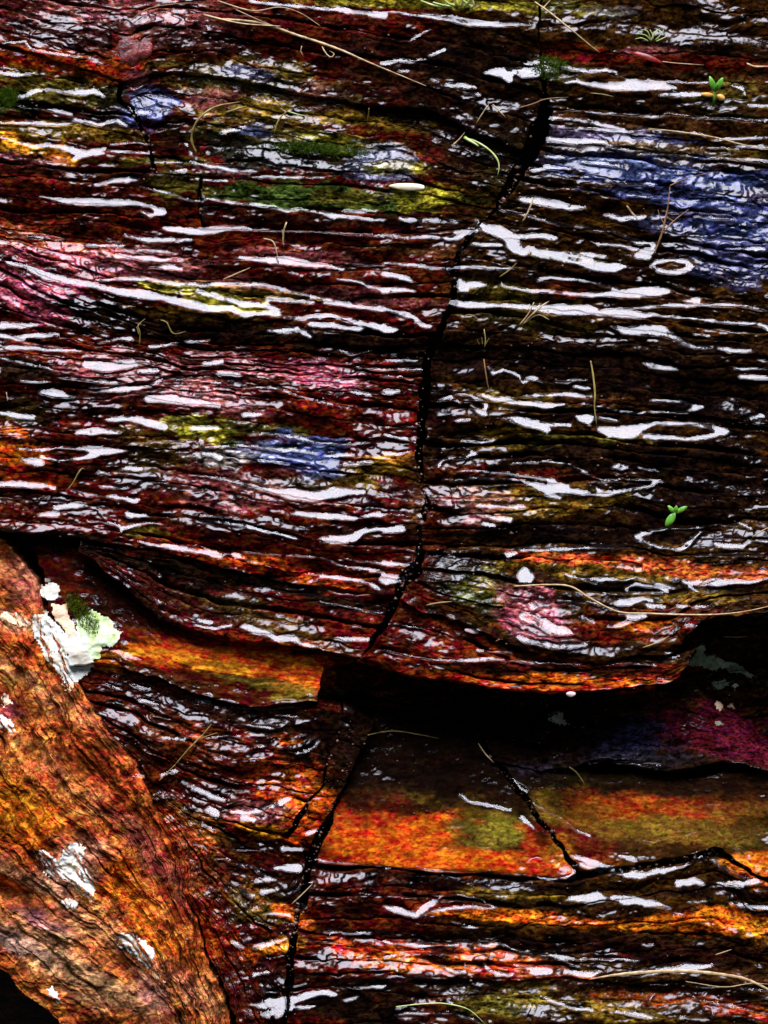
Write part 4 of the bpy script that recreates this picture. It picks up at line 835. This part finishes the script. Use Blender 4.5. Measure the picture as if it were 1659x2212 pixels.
def tube_bm(bm, path, radii, sides=6, flat=1.0):
    rings = []
    for k, q in enumerate(path):
        t = (path[min(k + 1, len(path) - 1)] - path[max(k - 1, 0)])
        if t.length < 1e-9: t = Vector((1, 0, 0))
        t.normalize()
        s = t.cross(AN); s = s.normalized() if s.length > 1e-4 else AX.copy()
        u = s.cross(t).normalized()
        rings.append([bm.verts.new(q + s * math.cos(2 * math.pi * i / sides) * radii[k] + u * math.sin(2 * math.pi * i / sides) * radii[k] * flat) for i in range(sides)])
    for a, b in zip(rings[:-1], rings[1:]):
        for i in range(sides):
            bm.faces.new((a[i], a[(i + 1) % sides], b[(i + 1) % sides], b[i]))
    bm.faces.new(rings[0][::-1]); bm.faces.new(rings[-1])

def finish(bm, name, mat, parent=None, base=None):
    bmesh.ops.recalc_face_normals(bm, faces=bm.faces)
    me = bpy.data.meshes.new(name)
    o = bpy.data.objects.new(name, me); col.objects.link(o)
    loc = parent.location.copy() if parent is not None else (base if base is not None else sum((v.co for v in bm.verts), Vector()) / len(bm.verts))
    for v in bm.verts: v.co -= loc
    for f in bm.faces: f.smooth = True
    bm.to_mesh(me); bm.free(); me.materials.append(mat)
    if parent is not None: o.parent = parent
    else: o.location = loc
    return o

def lay_path(pts, lift, n=None):
    """points (x, y[, extra height]) resting on the rock; the strand bridges hollows"""
    pts3 = [(q[0], q[1], q[2] if len(q) > 2 else 0) for q in pts]
    L = sum(math.dist(a[:2], b[:2]) for a, b in zip(pts3[:-1], pts3[1:]))
    n = n or max(8, int(L / 7))
    c = curve_pts(pts3, n)
    hs = np.array([hat(q[0], q[1]) for q in c])
    # stiff strand: keep above, low-passed
    up = hs.copy()
    for _ in range(6):
        sm = np.convolve(np.pad(up, 2, mode='edge'), np.ones(5) / 5, 'valid')
        up = np.maximum(sm, hs)
    return [world(q[0], q[1], h + lift + q[2]) for q, h in zip(c, up)]

def strand(name, pts, r, mat, label, cat, taper=(0.7, 0.25), group=None, flat=1.0, extra=()):
    """one stalk; extra = further strands of the same plant as parts"""
    bm = bmesh.new()
    P = lay_path(pts, r * 1.05)
    n = len(P)
    rad = []
    for k in range(n):
        t = k / (n - 1)
        f = taper[0] + (1 - taper[0]) * min(1, t * 4) if t < .5 else taper[1] + (1 - taper[1]) * min(1, (1 - t) * 2.5)
        rad.append(.86 * r * K * f * (1 + .12 * math.sin(k * 1.7)))
    tube_bm(bm, P, rad, 7, flat)
    if not extra:
        o = finish(bm, name, mat)
        return tag(o, label, cat, group)
    root = empty(name, P[0]); tag(root, label, cat, group)
    finish(bm, 'stem', mat, root)
    for nm, ep, er, em in extra:
        b2 = bmesh.new(); Q = lay_path(ep, er * 1.05)
        tube_bm(b2, Q, [er * K * (1 - .65 * i / len(Q)) for i in range(len(Q))], 6, flat)
        finish(b2, nm, em, root)
    return root

G_ST = 'dry straws fallen on the ledges'
strand('straw', [(452,40),(560,50),(640,76),(720,103),(800,138),(920,187)], 3.4, M_STRAW, 'longest thick dry stalk slanting across the dark bank at the upper left', 'straw', group=G_ST,
       extra=[('split_end', [(440,33,6),(520,52,5),(606,58,4)], 2.6, M_STRAW), ('side_shoot', [(470,3,6),(545,25,8),(605,18,10),(650,30,6),(692,57,2)], 1.6, M_STRAW), ('side_shoot', [(510,22,6),(560,45,6),(640,76,2)], 1.3, M_STRAW)])
strand('straw', [(280,50,2),(320,20,4),(400,6,4),(470,12,2)], 1.5, M_TWIG, 'thin arching reddish stalk above the rusty knob at the upper left', 'straw', group=G_ST)
strand('straw', [(1155,5,4),(1190,32,8),(1235,70,8),(1295,115,4)], 2.4, M_STRAW, 'straight dry straw slanting down beside the deep red rock band', 'straw', group=G_ST,
       extra=[('side_shoot', [(1172,20,8),(1188,2,8)], 1.6, M_STRAW)])
strand('straw', [(424,330),(414,300,4),(428,262,8),(465,232,10),(517,220,6)], 3.2, M_OLIVE, 'bent ochre straw forming a half loop on the mossy ledge', 'straw', group=G_ST)
strand('straw', [(486,243),(510,236,3),(533,228)], 3.0, M_OLIVE, 'short thick olive blade just inside the half loop straw', 'straw', group=G_ST)
strand('grass_sprig', [(592,290),(598,268,6),(608,252,10),(621,240,12)], 2.2, M_OLIVE, 'forked yellow green sprig standing on the mossy ledge', 'grass', extra=[('blade', [(621,240,12),(640,246,12),(658,250,8)], 1.5, M_PALE), ('blade', [(618,243,12),(606,234,12)], 2.2, M_OLIVE)])
strand('straw', [(797,235,4),(796,248,6),(793,262,2)], 1.6, M_OLIVE, 'tiny upright olive stub on the ochre ledge', 'straw', group=G_ST)
strand('straw', [(483,604),(512,592,4),(541,580,6)], 2.0, M_STRAW, 'short pale straw on the dark band above the yellow puddle bed', 'straw', group=G_ST)
strand('straw', [(620,482,14),(614,500,10),(612,520,4),(613,534)], 2.2, M_STRAW, 'small upright forked straw on the milky streaks', 'straw', group=G_ST, extra=[('side_shoot', [(612,512,6),(610,498,10)], 1.4, M_STRAW)])
strand('straw', [(570,517,4),(590,523,6),(598,545,4),(603,572)], 1.9, M_STRAW, 'bent thin straw left of the small forked one', 'straw', group=G_ST)
strand('straw', [(302,748),(304,720,6),(300,705,10),(316,690,12)], 2.0, M_OLIVE, 'small dry sprig with a hooked tip on the dark bedding gap', 'straw', group=G_ST, extra=[('side_shoot', [(302,724,6),(297,708,8)], 1.2, M_OLIVE)])
strand('straw', [(348,692,4),(362,698,8),(370,716,6),(380,722,4),(402,716,2)], 1.9, M_OLIVE, 'curly dry tendril on the dark bedding gap', 'straw', group=G_ST)
strand('straw', [(145,1061),(160,1045,5),(172,1024,8),(182,1012,10),(188,1016,8)], 2.0, M_OLIVE, 'thin olive hook of straw over the orange stained ledge at the left', 'straw', group=G_ST)
strand('straw', [(16,848,4),(19,868,2)], 1.4, M_STRAW, 'very short straw at the left edge above the eye shaped puddle', 'straw', group=G_ST)
strand('curled_tendril', [(1010,298,4),(1030,306,8),(1058,325,10),(1074,345,10),(1078,362,8),(1075,380,4)], 2.4, M_PALE, 'curled pale green tendril hanging in the black notch', 'tendril', extra=[('bud', [(1004,296,4),(1012,302,8),(1024,309,8),(1034,316,8)], 4.0, M_PALE), ('stalk', [(978,313),(992,300,4),(1004,285,6)], 1.8, M_STRAW)])
strand('straw', [(1028,268),(1048,238,8),(1055,228,8)], 1.7, M_STRAW, 'straw leaning to the right in the black notch', 'straw', group=G_ST)
strand('straw', [(1064,228,8),(1078,243,8),(1093,257,4)], 1.7, M_STRAW, 'short straw crossing the other straws at the top of the black notch', 'straw', group=G_ST)
strand('straw', [(1118,234),(1150,225,4),(1180,214,6),(1228,210,4)], 1.7, M_TWIG, 'thin brown straw above the step of the bluish block', 'straw', group=G_ST)
strand('straw', [(1275,202,3),(1300,205,4),(1325,210,2)], 1.3, M_OLIVE, 'short faint olive straw under the pale pools at the upper right', 'straw', group=G_ST)
strand('straw', [(1612,138,3),(1630,145,4),(1662,144,4)], 2.8, M_STRAW, 'pale flat straw cut off by the right edge near the top', 'straw', group=G_ST)
strand('straw', [(1430,134,2),(1460,138,3),(1520,141,1)], 1.2, M_STRAW, 'hair thin straw on the deep red band', 'straw', group=G_ST)
strand('straw', [(1400,278,3),(1470,287,5),(1540,297,5),(1600,312,3),(1660,325,2)], 2.0, M_STRAW, 'long pale straw lying along the bluish block', 'straw', group=G_ST)
strand('straw', [(1128,480),(1136,468,6),(1148,440,10),(1150,430,10)], 2.4, M_STRAW, 'leaning straw standing in the streaky pool right of the joint', 'straw', group=G_ST)
strand('straw', [(1352,447,8),(1362,460,5),(1378,478,2)], 2.8, M_STRAW, 'short thick straw left of the branching twig', 'straw', group=G_ST)
strand('branching_twig', [(1410,552),(1425,515,8),(1434,480,14),(1440,450,18),(1445,405,16)], 2.8, M_TWIG, 'dark upright branching twig on the bluish layers at the right', 'twig',
       extra=[('branch', [(1432,502,10),(1455,478,12),(1485,455,12)], 2.0, M_TWIG), ('branch', [(1437,470,15),(1450,478,14),(1462,484,10)], 1.5, M_TWIG), ('branch', [(1445,404,16),(1480,388,14),(1540,372,8)], 1.4, M_TWIG), ('branch', [(1436,490,13),(1424,470,12),(1420,455,12)], 1.4, M_TWIG)])
strand('grass_sprig', [(1125,705),(1145,684,8),(1170,662,12),(1185,652,10)], 2.2, M_STRAW, 'splayed dry sprig at the end of the long lower white pool', 'grass', extra=[('blade', [(1122,703,2),(1140,680,8),(1152,655,10)], 2.0, M_STRAW), ('blade', [(1130,700,4),(1160,682,6),(1185,692,3)], 1.5, M_STRAW)])
strand('straw', [(1078,600),(1100,585,5),(1115,570,6)], 1.6, M_OLIVE, 'thin olive straw near the upper end of the joint', 'straw', group=G_ST)
strand('straw', [(996,696),(1004,684,4),(1016,682,6),(1030,690,5),(1040,700,2)], 1.5, M_TWIG, 'small brown arched straw right of the joint', 'straw', group=G_ST)
strand('dead_sprig', [(1045,712),(1048,735,6),(1046,752,8)], 1.5, M_OLIVE, 'tiny dead grass sprig in the dark gap right of the joint', 'grass', extra=[('blade', [(1035,745),(1030,735,6)], 1.4, M_OLIVE), ('blade', [(1048,745),(1056,732,6)], 1.4, M_OLIVE), ('blade', [(1042,745),(1040,730,7)], 1.2, M_OLIVE)])
strand('straw', [(1275,780,6),(1280,810,9),(1284,850,9),(1283,880,7),(1288,920,2)], 2.5, M_OLIVE, 'upright olive straw between the pale puddles on the black block', 'straw', group=G_ST)
strand('straw', [(1045,776,6),(1048,800,8),(1053,830,4),(1058,845,1)], 1.6, M_TWIG, 'thin dark straw hanging from the dark gap', 'straw', group=G_ST)
strand('straw', [(1110,1265),(1180,1262,3),(1230,1266,6),(1270,1290,9),(1330,1319,8),(1400,1323,10),(1480,1325,14),(1550,1323,18),(1610,1315,22),(1680,1298,24)], 2.5, M_STRAW, 'very long curved straw bending over the overhang to the right edge', 'straw', group=G_ST)
strand('straw', [(920,1305),(945,1300,4),(975,1297,4)], 2.4, M_OLIVE, 'short yellowish straw on the speckled green rock below the joint', 'straw', group=G_ST)
strand('straw', [(1382,1395,3),(1410,1385,5),(1438,1370,4)], 1.4, M_STRAW, 'curved hair thin straw on the red lobe of the overhang', 'straw', group=G_ST)
strand('straw', [(1622,1160,6),(1640,1148,10),(1665,1135,14)], 1.8, M_STRAW, 'straw pointing up at the right edge beside the seedling', 'straw', group=G_ST)
strand('straw', [(1575,1380,4),(1600,1381,6),(1630,1380,6)], 1.2, M_STRAW, 'faint level straw in the black hollow at the right', 'straw', group=G_ST)
strand('thin_twig', [(380,1650),(410,1615,8),(440,1585,12),(458,1562,12)], 2.0, M_OLIVE, 'thin forked twig across the dark split rock above the long joint', 'twig', extra=[('branch', [(420,1602,9),(445,1590,10),(470,1582,6)], 1.2, M_OLIVE), ('branch', [(345,1685,2),(362,1668,5),(380,1650,8)], 1.4, M_OLIVE)])
strand('straw', [(1232,1660,6),(1248,1672,8),(1262,1692,4),(1266,1700,2)], 1.8, M_OLIVE, 'small straw hanging over the top of the right smooth face', 'straw', group=G_ST)
strand('straw', [(1035,1610,8),(1050,1632,8),(1070,1652,6)], 1.6, M_STRAW, 'faint pale straw at the top of the slanting crack', 'straw', group=G_ST)
strand('straw', [(795,1588,8),(850,1583,10),(910,1592,8),(950,1600,4)], 1.4, M_OLIVE, 'dim straw lying in the shadow above the left smooth face', 'straw', group=G_ST)
strand('straw', [(630,1952,2),(655,1928,8),(675,1908,6)], 1.6, M_STRAW, 'thin grey straw bridging the long joint', 'straw', group=G_ST)
strand('straw', [(1270,2112,4),(1330,2102,8),(1400,2096,12),(1480,2094,14),(1560,2102,14),(1610,2112,12),(1670,2140,10)], 4.6, M_STRAW, 'broad flat straw blade arching over the lowest layers at the right', 'straw', flat=.35, taper=(.2, .6), group=G_ST)
strand('straw', [(1545,2062,3),(1562,2056,5),(1580,2050,3)], 1.4, M_STRAW, 'tiny straw above the pale pool near the lower right edge', 'straw', group=G_ST)
strand('straw', [(1480,2118,3),(1560,2130,4),(1620,2122,4),(1660,2124,3)], 1.2, M_STRAW, 'wavy thread of straw under the broad blade', 'straw', group=G_ST)
strand('straw', [(855,2172,3),(910,2166,5),(960,2164,5),(1010,2176,3),(1045,2205,2)], 1.5, M_PALE, 'thin pale greenish thread at the bottom beside the black patch', 'straw', group=G_ST)
strand('straw', [(1570,1905,3),(1600,1912,3)], 1.5, M_STRAW, 'short splinter by the white wet corner of the right smooth face', 'straw', group=G_ST)
strand('straw', [(696,102,3),(705,118,5),(716,126,5),(722,118,5),(712,112,4)], 1.6, M_STRAW, 'tiny curled rootlet under the longest stalk', 'straw', group=G_ST)
strand('straw', [(652,100,5),(650,112,6),(656,122,2)], 1.4, M_STRAW, 'tiny hanging rootlet beside the longest stalk', 'straw', group=G_ST)

def leaf_bm(bm, p0, tip, wid, nrm, bend=0.15):
    p0, tip = Vector(p0), Vector(tip)
    d = tip - p0; L = d.length; d.normalize()
    s = d.cross(nrm).normalized(); u = s.cross(d).normalized()
    prev = None
    for k in range(9):
        t = k / 8
        w = wid * (math.sin(math.pi * min(1, t * .92 + .06)) ** .75)
        c = p0 + d * (L * t) + u * (bend * L * math.sin(t * math.pi * .9))
        row = [bm.verts.new(c - s * w), bm.verts.new(c - u * w * .25), bm.verts.new(c + s * w)]
        if prev:
            for i in range(2): bm.faces.new((prev[i], prev[i + 1], row[i + 1], row[i]))
        prev = row

def seedling(x, y, leaves, label, stem=None, r=2.2):
    base = world(x, y, hat(x, y))
    root = empty('seedling', base); tag(root, label, 'seedling')
    top = (x, y - 12, hat(x, y) + 12) if stem is None else (stem[0], stem[1], hat(x, y) + 14)
    bm = bmesh.new()
    tube_bm(bm, [base - AN * .002, world((x + top[0]) / 2 + .6, (y + top[1]) / 2, (hat(x, y) + top[2]) / 2), world(*top)], [r * K, r * K * .9, r * K * .8], 7)
    finish(bm, 'stem', M_LEAF, root)
    for lx, ly, lh, w in leaves:
        bm = bmesh.new(); leaf_bm(bm, world(*top), world(lx, ly, top[2] + lh), w * K, AN)
        o = finish(bm, 'leaf', M_LEAF, root)
        md = o.modifiers.new('thick', 'SOLIDIFY'); md.thickness = .0006
    return root
seedling(1541, 226, [(1530,168,10,6), (1559,171,12,6.5), (1548,184,16,4)], 'bright green two leaved seedling beside the amber seeds at the upper right', stem=(1543, 200), r=3)
seedling(1442, 1138, [(1440,1092,4,4.5), (1459,1092,6,4.5), (1482,1094,4,5), (1436,1137,-6,8)], 'bright green seedling with splayed leaves above the triangular puddle', stem=(1456, 1108), r=2.4)

def tuft(x, y, blades, label, mat, name='grass_tuft', r=1.6):
    base = world(x, y, hat(x, y)); root = empty(name, base); tag(root, label, 'grass')
    for b in blades:
        bm = bmesh.new(); P = lay_path([(x + rx, y + ry, e) for rx, ry, e in b], r)
        tube_bm(bm, P, [r * K * (1 - .7 * i / len(P)) for i in range(len(P))], 6)
        finish(bm, 'blade', mat, root)
tuft(1405, 88, [[(0,0,0),(-12,-10,6),(-30,-13,4)], [(0,0,0),(-8,-18,10),(-22,-22,6)], [(4,0,0),(8,-16,10),(20,-24,12)], [(10,0,0),(20,-10,8),(28,-22,10)], [(0,2,0),(4,-10,6),(-2,-22,8)], [(12,2,0),(22,-2,4),(34,-8,4)], [(-6,2,0),(-20,-4,4),(-34,-2,2)]],
     'small yellow green grass tuft at the top right above the deep red band', M_PALE)
tuft(985, 14, [[(0,0,0),(-20,-6,8),(-40,-30,14)], [(0,0,0),(-4,-20,10),(-14,-50,16)], [(10,2,0),(14,-16,10),(8,-50,16)], [(18,2,0),(28,-10,10),(30,-40,16)], [(30,4,0),(38,-2,6),(26,-30,14)], [(-10,2,0),(-30,-2,4),(-50,-8,6)], [(-24,2,0),(-50,-2,4),(-76,-12,4)], [(36,4,0),(20,-6,8),(4,-20,14)]],
     'bleached leafy tuft hanging in over the top edge', M_PALE, r=3.4)

def blades_stuff(name, x, y, rx, ry, n, label, ang=0):
    """a cushion of moss: countless short leaflets"""
    rs = np.random.RandomState(int(x)); Vs = []; Fs = []
    ca, sa = math.cos(R(ang)), math.sin(R(ang))
    for k in range(n):
        a, q = rs.uniform(0, 6.283), math.sqrt(rs.uniform()) * (0.7 + .5 * rs.rand())
        ex, ey = rx * q * math.cos(a), ry * q * math.sin(a)
        px, py = x + ex * ca - ey * sa, y + ex * sa + ey * ca
        h = hat(px, py) + rs.uniform(0, 2)
        b = world(px, py, h); t = world(px + rs.normal(0, 4), py - rs.uniform(1, 6), h + rs.uniform(2, 7))
        s = AX * (1.3 * K)
        i = len(Vs); Vs += [tuple(b - s), tuple(b + s), tuple(t), tuple((b + t) / 2 + AN * K)]
        Fs += [(i, i + 1, i + 2), (i, i + 3, i + 2)]
    o = raw_mesh(name, np.array(Vs), np.array(Fs), M_MOSS, None, smooth=False)
    tag(o, label, 'moss', kind='stuff')
blades_stuff('moss', 18, 210, 22, 24, 500, 'bright green moss at the left edge on the olive block')
blades_stuff('moss', 178, 1325, 22, 52, 700, 'yellow green moss beside the big white lichen', -38)
blades_stuff('moss', 1190, 145, 40, 26, 420, 'thin olive moss above the branching pool')
blades_stuff('moss', 690, 322, 110, 16, 900, 'dark moss along the mossy ledge', 4)

def crust(name, outline, mat, parent, thick=0.5, lift=0.35, seed=0, bumpy=2.0):
    """a ragged plate of lichen over the rock: outline in survey units"""
    pts = np.array(outline, float)
    x0, y0 = pts.min(0) - 4; x1, y1 = pts.max(0) + 4
    st = 2.0
    gx_, gy_ = np.meshgrid(np.arange(x0, x1, st), np.arange(y0, y1, st))
    wx = gx_ + 22 * (fbm(gx_ / 12, gy_ / 12, seed + 1, 5, .7) - .5); wy = gy_ + 22 * (fbm(gx_ / 12, gy_ / 12, seed + 5, 5, .7) - .5)
    ins = np.zeros(gx_.shape, bool); dist = np.full(gx_.shape, 1e9)
    for (ax, ay), (bx, by) in zip(pts, np.roll(pts, -1, 0)):
        cr = ((ay > wy) != (by > wy)) & (wx < (bx - ax) * (wy - ay) / (by - ay + 1e-9) + ax)
        ins ^= cr
        t = np.clip(((wx - ax) * (bx - ax) + (wy - ay) * (by - ay)) / ((bx - ax) ** 2 + (by - ay) ** 2 + 1e-9), 0, 1)
        dist = np.minimum(dist, np.hypot(wx - ax - t * (bx - ax), wy - ay - t * (by - ay)))
    sdf = np.where(ins, dist, -dist)
    hh_ = samp(TOP, gx_, gy_)
    for _ in range(1):
        hh_ = np.maximum(hh_, (np.roll(hh_, 1, 0) + np.roll(hh_, -1, 0) + np.roll(hh_, 1, 1) + np.roll(hh_, -1, 1)) / 4)
    hh_ = hh_ + lift + np.minimum(thick, sdf * .8) + bumpy * (fbm(gx_ / 9, gy_ / 9, seed + 3, 4, .6) - .5) * smooth(sdf, 0, 4)
    ok = sdf > -1.5
    q = ok[:-1, :-1] & ok[1:, :-1] & ok[:-1, 1:] & ok[1:, 1:]
    j, i = np.nonzero(q)
    if len(j) == 0: return
    idx = np.arange(gx_.size).reshape(gx_.shape)
    F = np.stack([idx[j, i], idx[j + 1, i], idx[j + 1, i + 1], idx[j, i + 1]], -1)
    used, inv = np.unique(F, return_inverse=True)
    return raw_mesh(name, worldn(gx_, gy_, hh_).reshape(-1, 3)[used], inv.reshape(F.shape), mat, parent)

def lichen(label, plates, seed):
    c = np.mean([np.mean(p, 0) for p, _ in plates], 0)
    root = empty('lichen', world(c[0], c[1], hat(c[0], c[1]))); tag(root, label, 'lichen')
    for k, (p, m) in enumerate(plates): crust('lichen_lobe', p, m, root, seed=seed + k)
def zq(ox, oy, pts): return [(ox * .86406 + x * .5, oy * .86406 + y * .5) for x, y in pts]
lichen('largest white and pale green lichen, at the upper end of the dry bank', [
    (zq(0, 1280, [(135,455),(200,430),(235,470),(300,530),(350,510),(390,560),(405,640),(390,690),(330,730),(300,745),(240,680),(190,620),(160,540)]), M_LICH),
    (zq(0, 1280, [(330,470),(400,420),(480,470),(520,520),(500,575),(440,580),(440,620),(400,640),(370,580),(345,520)]), M_LICHG),
    (zq(0, 1280, [(225,395),(290,400),(310,460),(335,530),(300,540),(265,490),(240,460)]), M_LICHT),
    (zq(0, 1280, [(175,320),(215,305),(260,320),(250,370),(215,385),(180,365)]), M_LICH),
    (zq(0, 1280, [(265,740),(330,735),(305,780)]), M_LICHT)], 1)
lichen('white lichen patch halfway down the dry orange bank', [
    (zq(0, 1920, [(300,330),(350,320),(372,350),(350,400),(390,450),(415,520),(412,580),(370,560),(330,520),(280,490),(235,450),(228,400),(270,380)]), M_LICH),
    (zq(0, 1920, [(145,360),(200,355),(235,375),(225,420),(250,470),(270,500),(215,470),(170,410)]), M_LICH)], 9)
lichen('small round white lichen spot below the middle lichen patch', [(zq(0, 1920, [(268,575),(300,562),(335,580),(325,605),(290,608)]), M_LICH)], 12)
lichen('elongated white lichen near the foot of the dry bank', [(zq(0, 1920, [(490,720),(530,708),(590,715),(640,750),(680,800),(660,850),(640,860),(590,810),(520,770)]), M_LICH)], 14)
lichen('pale pink and white crust at the left edge of the dry bank', [(zq(0, 1280, [(0,790),(30,790),(60,830),(20,840),(0,820)]), M_LICHT), (zq(0, 1280, [(0,870),(30,890),(70,920),(70,950),(30,950),(0,930)]), M_LICH)], 17)
lichen('tan lichen smear left of the largest lichen', [(zq(0, 1280, [(0,435),(60,430),(130,470),(140,490),(70,490),(0,460)]), M_LICHT)], 20)
lichen('grey white lichen streak on the lowest bed at the left corner', [(zq(0, 1920, [(200,945),(230,950),(270,1000),(262,1010),(215,975)]), M_LICH)], 23)
lichen('drab green lichen on the rock in the hollow at the right', [
    (zq(960, 1280, [(1380,600),(1410,590),(1420,630),(1500,650),(1560,670),(1640,720),(1620,735),(1530,700),(1460,700),(1400,680),(1340,680),(1360,640)]), M_LICHD),
    (zq(960, 1280, [(1440,760),(1500,735),(1530,770),(1470,785)]), M_LICHD), (zq(960, 1280, [(1535,765),(1565,765),(1555,790)]), M_LICH)], 26)
lichen('lone drab lichen spot in the black hollow under the overhang', [(zq(960, 1280, [(715,890),(760,875),(790,900),(815,925),(760,935),(725,920)]), M_LICHD)], 31)
lichen('two pale lichen dots near the edge of the purple rock', [(zq(960, 1280, [(1440,840),(1475,832),(1495,855),(1460,868)]), M_LICHT), (zq(960, 1280, [(1520,850),(1545,852),(1560,875),(1530,872)]), M_LICHT), (zq(960, 1280, [(1440,918),(1475,915),(1490,935),(1455,942)]), M_LICHD)], 35)
lichen('pale streaks of crust beside the long joint at the bottom left', [(zq(0, 1920, [(640,860),(680,880),(720,930),(690,925),(655,890)]), M_LICHT)], 38)

def pebble(name, x, y, rx, ry, rz, ang, mat, label, cat, seed):
    rs = np.random.RandomState(seed)
    bm = bmesh.new(); bmesh.ops.create_icosphere(bm, subdivisions=3, radius=1)
    f = rs.uniform(-1, 1, (3, 3))
    for v in bm.verts:
        n = v.co.normalized(); k = 1 + .10 * math.sin(3 * n.dot(Vector(f[0])) + 1) + .07 * math.sin(5 * n.dot(Vector(f[1])))
        c = Vector((n.x * rx, n.y * ry, n.z * rz)) * k
        a = R(ang); c = Vector((c.x * math.cos(a) - c.y * math.sin(a), c.x * math.sin(a) + c.y * math.cos(a), c.z))
        v.co = world(x + c.x, y + c.y, hat(x, y) + rz * .55 + c.z)
    tag(finish(bm, name, mat), label, cat)
pebble('pebble', 881, 404, 36, 8, 6, 2, M_PEBC, 'long cream pebble lying on the olive green slab', 'pebble', 1)
pebble('seed', 1557, 211, 9, 8, 6, 30, M_PEBO, 'round amber seed right of the two leaved seedling', 'seed', 2)
pebble('seed', 1528, 205, 13, 5, 5, 5, M_PEBO, 'long amber seed left of the two leaved seedling', 'seed', 3)
pebble('pebble', 1227, 1494, 11, 5.5, 5, 0, M_PEBW, 'pale pink pebble stuck on the lip of the overhang', 'pebble', 4)
pebble('pebble', 1018, 1360, 15, 6, 4, 5, M_PEBW, 'flat pale pebble on the deep red slab of the overhang', 'pebble', 5)
# the rusty knob at the upper left
bm = bmesh.new(); bmesh.ops.create_icosphere(bm, subdivisions=5, radius=1)
for v in bm.verts:
    n = v.co.normalized()
    k = 1 + .38 * (float(fbm(np.array(n.x * 1.3 + 9), np.array(n.y * 1.3 + n.z + 5), 2, 4)) - .5) * 2 + .08 * math.sin(9 * n.x + 4 * n.y)
    c = Vector((n.x * 50, n.y * 30, n.z * 10)) * k
    a = R(-28); v.co = world(288 + c.x * math.cos(a) - c.y * math.sin(a), 108 + c.x * math.sin(a) + c.y * math.cos(a), hat(288, 108) - 4 + c.z)
M_KNOB = simple_mat('rusty_crust', (.03, .003, .002), (.26, .04, .03), 0.2, 55, 1.0, 0.5, 0.006)
tag(finish(bm, 'rock_fragment', M_KNOB), 'crumpled rusty pink rock fragment on the upper left bank', 'stone')

# red leaf at the upper right
bm = bmesh.new(); h0 = hat(1400, 122)
leaf_bm(bm, world(1365, 114, h0 + 4), world(1432, 138, h0 + 5), 6 * K, AN, .1)
o = finish(bm, 'fallen_leaf', M_RED); o.modifiers.new('thick', 'SOLIDIFY').thickness = .0006
tag(o, 'dark red fallen leaf below the small grass tuft', 'leaf')

# grit: loose crumbs scattered over the wet ledges
def grit():
    rs = np.random.RandomState(5)
    base = np.array([(1,0,0),(-1,0,0),(0,1,0),(0,-1,0),(0,0,1),(0,0,-1)], float)
    fc = np.array([(0,2,4),(2,1,4),(1,3,4),(3,0,4),(2,0,5),(1,2,5),(3,1,5),(0,3,5)])
    Vs, Fs = [], []
    n = 0
    zones = [(0,1659,0,1180,700),(0,500,40,300,160),(900,1659,850,1180,160),(860,1200,1220,1400,220),(640,1650,1880,2212,200),(250,640,1480,2200,200),(1100,1659,1480,1700,120),(680,1250,1600,1760,90),(640,760,1530,1800,50)]
    for xa, xb, ya, yb, m in zones:
        for _ in range(m):
            x, y = rs.uniform(xa, xb), rs.uniform(ya, yb)
            if fbm(np.array(x / 90), np.array(y / 45), 4, 2) < .53: continue
            s = min(5, rs.gamma(2.2, .62)) + .6
            v = base * rs.uniform(.6, 1.3, (6, 3)) * np.array([1.3, .8, .7]) * s
            h = hat(x, y) + s * .3
            Vs.append(worldn(x + v[:, 0], y + v[:, 1], h + v[:, 2])); Fs.append(fc + 6 * n); n += 1
    # rubble and soil caught in the open joints
    for line, m, wd in [([(1180,20),(1165,60),(1172,200),(1130,330),(1110,390),(1075,455),(1020,492),(986,560),(976,660),(934,750)], 130, 4),
                        ([(934,750),(915,820),(906,890),(902,1000),(920,1080),(905,1190),(852,1290),(820,1360),(780,1425)], 190, 5),
                        ([(745,1540),(700,1680),(612,1836)], 90, 4), ([(805,1560),(742,1690),(668,1860),(650,1900),(632,2050),(612,2150),(602,2212)], 190, 5),
                        ([(1030,1585),(1115,1700),(1185,1800),(1240,1885)], 200, 7), ([(1240,1890),(1400,1875),(1560,1838),(1640,1908)], 110, 4),
                        ([(262,180),(268,225),(312,290),(330,372)], 60, 5), ([(436,390),(434,430),(440,488)], 30, 3)]:
        q = poly(line, np.clip(fbm(rs.rand(m // 2) * 9, rs.rand(m // 2), 3, 2) * 1.6 - .3, 0, 1))
        for x, y in q:
            x += rs.normal(0, wd); y += rs.normal(0, wd)
            s = min(8, rs.gamma(1.6, 1.1)) + .8
            v = base * rs.uniform(.6, 1.3, (6, 3)) * np.array([1.1, .9, .8]) * s
            j, i = int((y - Y0) / STEP), int((x - X0) / STEP)
            h = float(np.min(TOP[j - 1:j + 2, i - 1:i + 2])); h = max(h, hat(x, y) - 14) - 1 + s * .2
            Vs.append(worldn(x + v[:, 0], y + v[:, 1], h + v[:, 2])); Fs.append(fc + 6 * n); n += 1
    o = raw_mesh('grit', np.concatenate(Vs), np.concatenate(Fs), M_GRIT, None, smooth=False)
    tag(o, 'loose pale crumbs of rock and plant litter scattered over the wet ledges', 'grit', kind='stuff')
grit()
